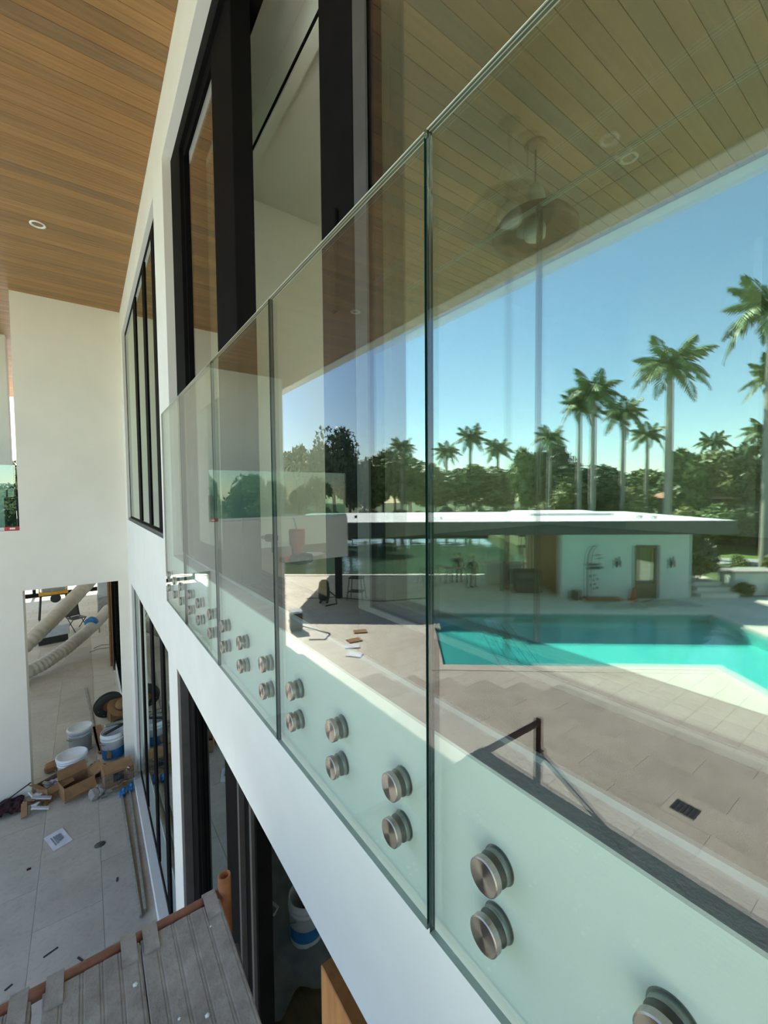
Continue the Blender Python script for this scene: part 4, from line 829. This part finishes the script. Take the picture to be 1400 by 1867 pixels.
# neighbouring house
hx_, hn = 31, 38
t = thing('neighbour_house', 'low neighbouring house with terracotta hip roof beyond the lawn', 'building', (*AN(34, 40), G), YR)
b = NB(); box(b, -9, 9, -4, 4, 0, 4.0); obj('wall', b, 'housewall', t)
b = NB(); vs = [b.verts.new(p) for p in ((-10,-5,3.9),(10,-5,3.9),(10,5,3.9),(-10,5,3.9),(-5.5,0,5.9),(5.5,0,5.9))]
for q in ((0,1,5,4),(1,2,5),(2,3,4,5),(3,0,4),(3,2,1,0)): b.faces.new([vs[i] for i in q])
obj('roof', b, 'tileroof', t)
for x in (-6,-2.5,1,4.5): b = NB(); box(b, x, x+1.5, 4.0, 4.05, 1.0, 2.8); f = obj('window', b, 'white', t); b = NB(); box(b, x+.1, x+1.4, 4.05, 4.07, 1.1, 2.7); obj('pane', b, 'carglass', f)
# parked car
t = thing('car', 'silver car parked beyond the lawn', 'car', (*AN(33.5, 29.5), G-.04), YR+.25)
b = NB(); A = []; prof = [(-2.3,.35),(-2.3,.85),(-1.5,.98),(-.9,1.48),(.7,1.5),(1.4,1.0),(2.2,.88),(2.35,.4)]
for sgn in (-1,1): A.append([b.verts.new((x, sgn*(.85 if z < 1.1 else .68), z)) for x, z in prof])
N = len(prof)
for i in range(N): b.faces.new([A[0][i], A[0][(i+1)%N], A[1][(i+1)%N], A[1][i]])
b.faces.new(A[0]); b.faces.new(A[1][::-1]); bmesh.ops.recalc_face_normals(b, faces=b.faces[:]); obj('body', b, 'carpaint', t)
for sgn in (-1,1): b = NB(); quad(b, [(-1.35,sgn*.87,1.02),(1.25,sgn*.87,1.02),(.65,sgn*.71,1.42),(-.85,sgn*.71,1.42)]); obj('side_window', b, 'carglass', t)
for x in (-1.45,1.45):
    for sgn in (-1,1): b = NB(); lathe(b, [(.0001,-.12),(.34,-.12),(.36,-.08),(.36,.08),(.34,.12),(.0001,.12)], c=(x, sgn*.78, .34), axis='Y', seg=18); obj('wheel', b, 'tyre', t)
# ---- trees: shared crown meshes
def crown(name, n, mt, seed, leaf=.075, hollow=.55, squash=1.0, blobs=9):
    rd = random.Random(seed); b = NB(); cen = []
    for i in range(blobs):
        a_, e_ = rd.uniform(0, 6.28), rd.uniform(-.6, 1.2); r_ = rd.uniform(.25,.62); cen.append((Vector((math.cos(a_)*math.cos(e_), math.sin(a_)*math.cos(e_), math.sin(e_)))*r_, rd.uniform(.30,.50)))
    cen.append((Vector((0,0,0)), .6))
    for i in range(n):
        c_, r_ = rd.choice(cen); d = Vector((rd.gauss(0,1), rd.gauss(0,1), rd.gauss(0,1))).normalized(); p = c_+d*r_*(hollow+(1-hollow)*rd.random()**.5); p.z *= squash
        u = Vector((rd.gauss(0,1), rd.gauss(0,1), rd.gauss(0,.6))).normalized(); w = u.cross(d+Vector((.01,.02,.03))).normalized(); s = leaf*rd.uniform(.6,1.3)
        vs = [b.verts.new(p+u*s*1.3), b.verts.new(p+w*s*.55), b.verts.new(p-u*s*1.1), b.verts.new(p-w*s*.55)]; b.faces.new(vs)
    return mesh(name, b, mt)
CR = [crown('foliage', 4200, 'leaf', 1), crown('foliage', 4200, 'leafdark', 2), crown('foliage', 4200, 'leafolive', 3), crown('foliage', 3600, 'leafdark', 4, .06, .75, 1, 14)]
b = NB(); tube(b, [(0,0,0),(.02,.01,.4),(-.02,.02,.75),(.03,0,1)], [.06,.045,.035,.02], 8)
for a_ in range(5): tube(b, [(0,0,.62+.05*a_),(.22*math.cos(a_*1.3),.22*math.sin(a_*1.3),.85),(.40*math.cos(a_*1.3),.40*math.sin(a_*1.3),1.05)], [.025,.018,.008], 6)
TRK = mesh('trunk', b, 'trunk')
def tree(x, y, top, base, rad, kind, label, group, crown_frac=.62, nm='broadleaf_tree'):
    t = thing(nm, label, 'tree', (x, y, base), random.uniform(0, 6.28), group); hgt = top-base
    o = bpy.data.objects.new('foliage', CR[kind]); C.objects.link(o); o.parent = t; hz = hgt*crown_frac/2*1.05; o.location = (0, 0, hgt-hz*.98); o.scale = (rad, rad, hz)
    o = bpy.data.objects.new('trunk', TRK); C.objects.link(o); o.parent = t; o.scale = (hgt*.32, hgt*.32, hgt*(1-crown_frac*.5)); return t
random.seed(21)
BT = [(-19.7, 46.8, 6.64, 3.01, 0), (-19.6, 41.9, 5.73, 2.41, 2), (-18.4, 35.5, 7.79, 2.52, 3), (-21.6, 38.0, 5.8, 2.08, 1), (-29.1, 42.5, 6.27, 3.54, 0), (-25.1, 40.4, 4.68, 2.89, 2), (-34.3, 43.7, 5.7, 3.38, 0), (-36.9, 41.8, 4.5, 3.67, 2), (-40.4, 39.4, 4.47, 4.11, 0), (-43.6, 37.0, 3.85, 3.38, 2), (-22.3, 57.3, 7.04, 3.15, 1), (-31.4, 63.1, 7.89, 5.5, 1), (-44.2, 60.2, 8.05, 6.88, 0), (-52.9, 53.8, 5.21, 6.88, 1), (-33.2, 24.8, 4.87, 2.31, 0), (-33.3, 22.3, 5.25, 2.39, 1), (-31.8, 18.3, 3.21, 2.76, 3), (-35.5, 18.1, 2.3, 2.08, 1), (-43.8, 19.6, 1.89, 2.53, 0), (-50.6, 19.6, 1.68, 2.17, 0), (-41.2, 14.2, 4.22, 2.74, 0), (-44.5, 13.0, 4.03, 3.2, 2), (-50.1, 12.8, 4.65, 3.15, 0), (-42.4, 9.7, 5.16, 2.6, 1), (-47.8, 9.5, 4.91, 3.3, 0), (-29.7, 18.5, 1.62, 2.16, 2), (-33.2, 16.0, 0.72, 2.16, 2), (-51.7, 36.2, 5.33, 4.72, 1), (-60.0, 32.7, 4.63, 6.5, 1), (-71.7, 29.3, 3.99, 6.92, 0), (-76.3, 23.5, 5.05, 6.71, 1), (-86.5, 18.8, 6.43, 6.92, 1)]
PT = [(-29.7, 11.5, 8.05, 1.0), (-28.6, 15.9, 7.15, 0.85), (-32.4, 15.6, 5.93, 0.75), (-40.4, 17.2, 5.03, 0.7), (-28.7, 17.0, 6.3, 0.7), (-29.6, 20.0, 4.35, 0.6), (-43.9, 41.9, 7.76, 1.05), (-48.7, 40.9, 6.37, 1.0), (-42.5, 45.3, 6.02, 0.95), (-29.8, 39.6, 5.36, 0.75), (-31.1, 6.9, 10.34, 1.15), (-38.6, 8.6, 4.1, 0.7), (-35.3, 7.4, 7.22, 0.85), (-59.9, 18.1, 5.71, 0.8)]

spec = {2: 'tall open crowned dark tree standing above the left treeline', 16: 'dark rounded tree behind the tallest pair of palms', 20: 'bushy green tree behind the long pale palm trunk', 23: 'dark tree at the right edge of the glass',
        14: 'rounded green tree left of the short palm', 4: 'broad green tree right of the tall open tree'}
for i, (x, y, z, r_, k) in enumerate(BT):
    right = i >= 14
    tree(x, y, z, G-.1 if right else -4.9, r_, k, spec.get(i, 'leafy tree in the dense bank right of the pavilion roof' if right else 'leafy tree on the far bank of the lake'),
         None if i in spec else ('trees right of the pavilion' if right else 'trees across the lake'), .78)
for i in range(15):
    x = -24+i*2.6; tree(x, -30-random.uniform(0, 9), 2.6+random.uniform(-1,1.5), G-.1, random.uniform(2.2,3.2), i % 4, 'leafy tree closing the garden behind the scaffold', 'trees behind the scaffold', .85)
for i in range(5):
    tree(-2.6+i*1.05, 28+random.uniform(-.4,.4), G+1.25+random.uniform(-.15,.15), G-.1, .75, (1,0,1,2,1)[i], 'low hedge shrub outside the passage glass screen', 'hedge shrubs outside the passage', .95, 'shrub')
for i in range(13):
    a_ = -16-i*2.9; x, y = AN(a_, 52+random.uniform(0, 7)); tree(x, y, 3.2+random.uniform(-1, 2.2), -4.9, random.uniform(2.6, 3.6), i % 4, 'leafy tree on the far bank behind the far balcony', 'trees behind the far balcony', .85)
# low understory so that the banks read closed
for i in range(26):
    a_ = -32+i*1.9; x, y = AN(a_, 50+random.uniform(-1, 2)); tree(x, y, -1.6+random.uniform(-.6,.6), -4.9, 1.9, i % 3, 'low shrub at the water line of the far bank', 'shrubs across the lake', .95, 'shrub')
for i in range(14):
    a_ = 9+i*1.7; x, y = AN(a_, 33+random.uniform(-2, 4)); tree(x, y, -1.2+random.uniform(-.7,.7), G-.1, 1.7, (i+1) % 3, 'low shrub under the palms behind the pavilion', 'shrubs behind the pavilion', .95, 'shrub')
for i, (a_, n__, hgt, r_, lab) in enumerate(((12.0,19.0,2.9,.85,'dark leafy shrub at the right end of the pavilion wall'),(12.9,19.7,2.6,.80,'leafy shrub just right of the pavilion shrub'),(15.2,20.2,1.6,.7,'low shrub behind the white planter'),(16.2,19.2,2.2,.8,'yellowish shrub right of the white planter'),(13.5,17.75,.7,.45,'small dark grass clump left in front of the planter'),(14.9,17.7,.75,.5,'small dark grass clump right in front of the planter'))):
    x, y = AN(a_, n__); tree(x, y, G+hgt, G-.1, r_, (1,1,0,2,1,1)[i], lab, None, .95, 'shrub')
# palms: trunk, crownshaft, fronds one by one
def frond_mesh(seed, droop, L=2.3):
    rd = random.Random(seed); b = NB(); pts = []
    for i in range(15):
        u = i/14; pts.append(Vector((L*(u-.12*u*u), 0, L*(.42*u-droop*u*u))))
    tube(b, pts, [.035*(1-i/15)+.004 for i in range(15)], 5)
    for i in range(1, 15):
        for h_ in (0, .5):
            p = pts[i-1].lerp(pts[i], h_); d = (pts[i]-pts[i-1]).normalized(); ll = .62*math.sin(math.pi*min(1, .18+.8*(i+h_)/15))+.08
            for sd in (-1, 1):
                tip = p+Vector((d.x*.45, sd*.75, d.z*.45-.55+rd.uniform(-.35,.25)))*ll; wv = d*.085; mid = p.lerp(tip, .5)+Vector((0,0,.06*ll))
                b.faces.new([b.verts.new(p-wv*.5), b.verts.new(mid-wv), b.verts.new(tip), b.verts.new(mid+wv)])
    return mesh('frond', b, 'frond')
FR = [frond_mesh(1, .55), frond_mesh(2, .85), frond_mesh(3, 1.15), frond_mesh(4, .30)]
b = NB(); tube(b, [(0,0,0),(.02,0,.1),(.03,0,.3),(.02,0,.6),(0,0,1)], [.20,.17,.16,.175,.14], 12); PTR = mesh('trunk', b, 'palmtrunk')
b = NB(); lathe(b, [(.14,0),(.165,.15),(.15,.6),(.08,1.1),(.05,1.25)], seg=12); PCS = mesh('crownshaft', b, 'crownshaft')
def palm(x, y, zc, s, label, group=None, base=G-.1, lean=0.0, nf=19):
    t = thing('palm_tree', label, 'palm', (x, y, base), 0, group); hgt = zc-.9*s-base
    o = bpy.data.objects.new('trunk', PTR); C.objects.link(o); o.parent = t; o.scale = (s*1.25, s*1.25, hgt); sh = lean; 
    if lean:
        o.rotation_euler = (0, 0, 0); o.matrix_local = Matrix(((s*1.25,0,lean,0),(0,s*1.25,0,0),(0,0,hgt,0),(0,0,0,1)))
    o = bpy.data.objects.new('crownshaft', PCS); C.objects.link(o); o.parent = t; o.location = (lean, 0, hgt-.05); o.scale = (s, s, s*.9)
    off = random.uniform(0, 6)
    for i in range(nf):
        lv = i/(nf-1); k = 3 if lv < .2 else 0 if lv < .5 else 1 if lv < .8 else 2
        o = bpy.data.objects.new('frond', FR[k]); C.objects.link(o); o.parent = t; o.location = (lean, 0, hgt+.95*s)
        o.scale = (s*random.uniform(.9,1.1),)*3; o.rotation_euler = (random.uniform(-.25,.25), -.75+lv*.95+random.uniform(-.1,.1), off+i*2.4)
    return t
PLAB = ['tallest palm with a long pale trunk rising alone right of the door','tall palm left of the pale trunk, its crown above the dark tree','palm just right of the tall dark crowned palm','small palm between the crowns left of the pale trunk','shorter palm half hidden behind the tall dark crowned palm','low palm at the left of the palm cluster','palm on the far bank just right of the panel joint','second palm from the panel joint on the far bank','palm on the far bank partly behind the panel joint','palm on the far bank left of the panel joint','palm crown cut off by the right edge of the view','low palm at the right edge above the treeline','middle palm at the right edge below the big crown','low palm among the trees at the right']
for (x, y, z, s), lab in zip(PT, PLAB): palm(x, y, z, s*1.12, lab, None, G-.1 if x*AV[0]+y*AV[1] > 8.6 else -4.9)

# ------------------------------------------------------------------ lift everything from eye height to the ground
for o in list(C.objects):
    if o.parent is None:
        if o.type == 'CAMERA': o.matrix_world = Matrix.Translation((0,0,H)) @ o.matrix_world
        else: o.location.z += H
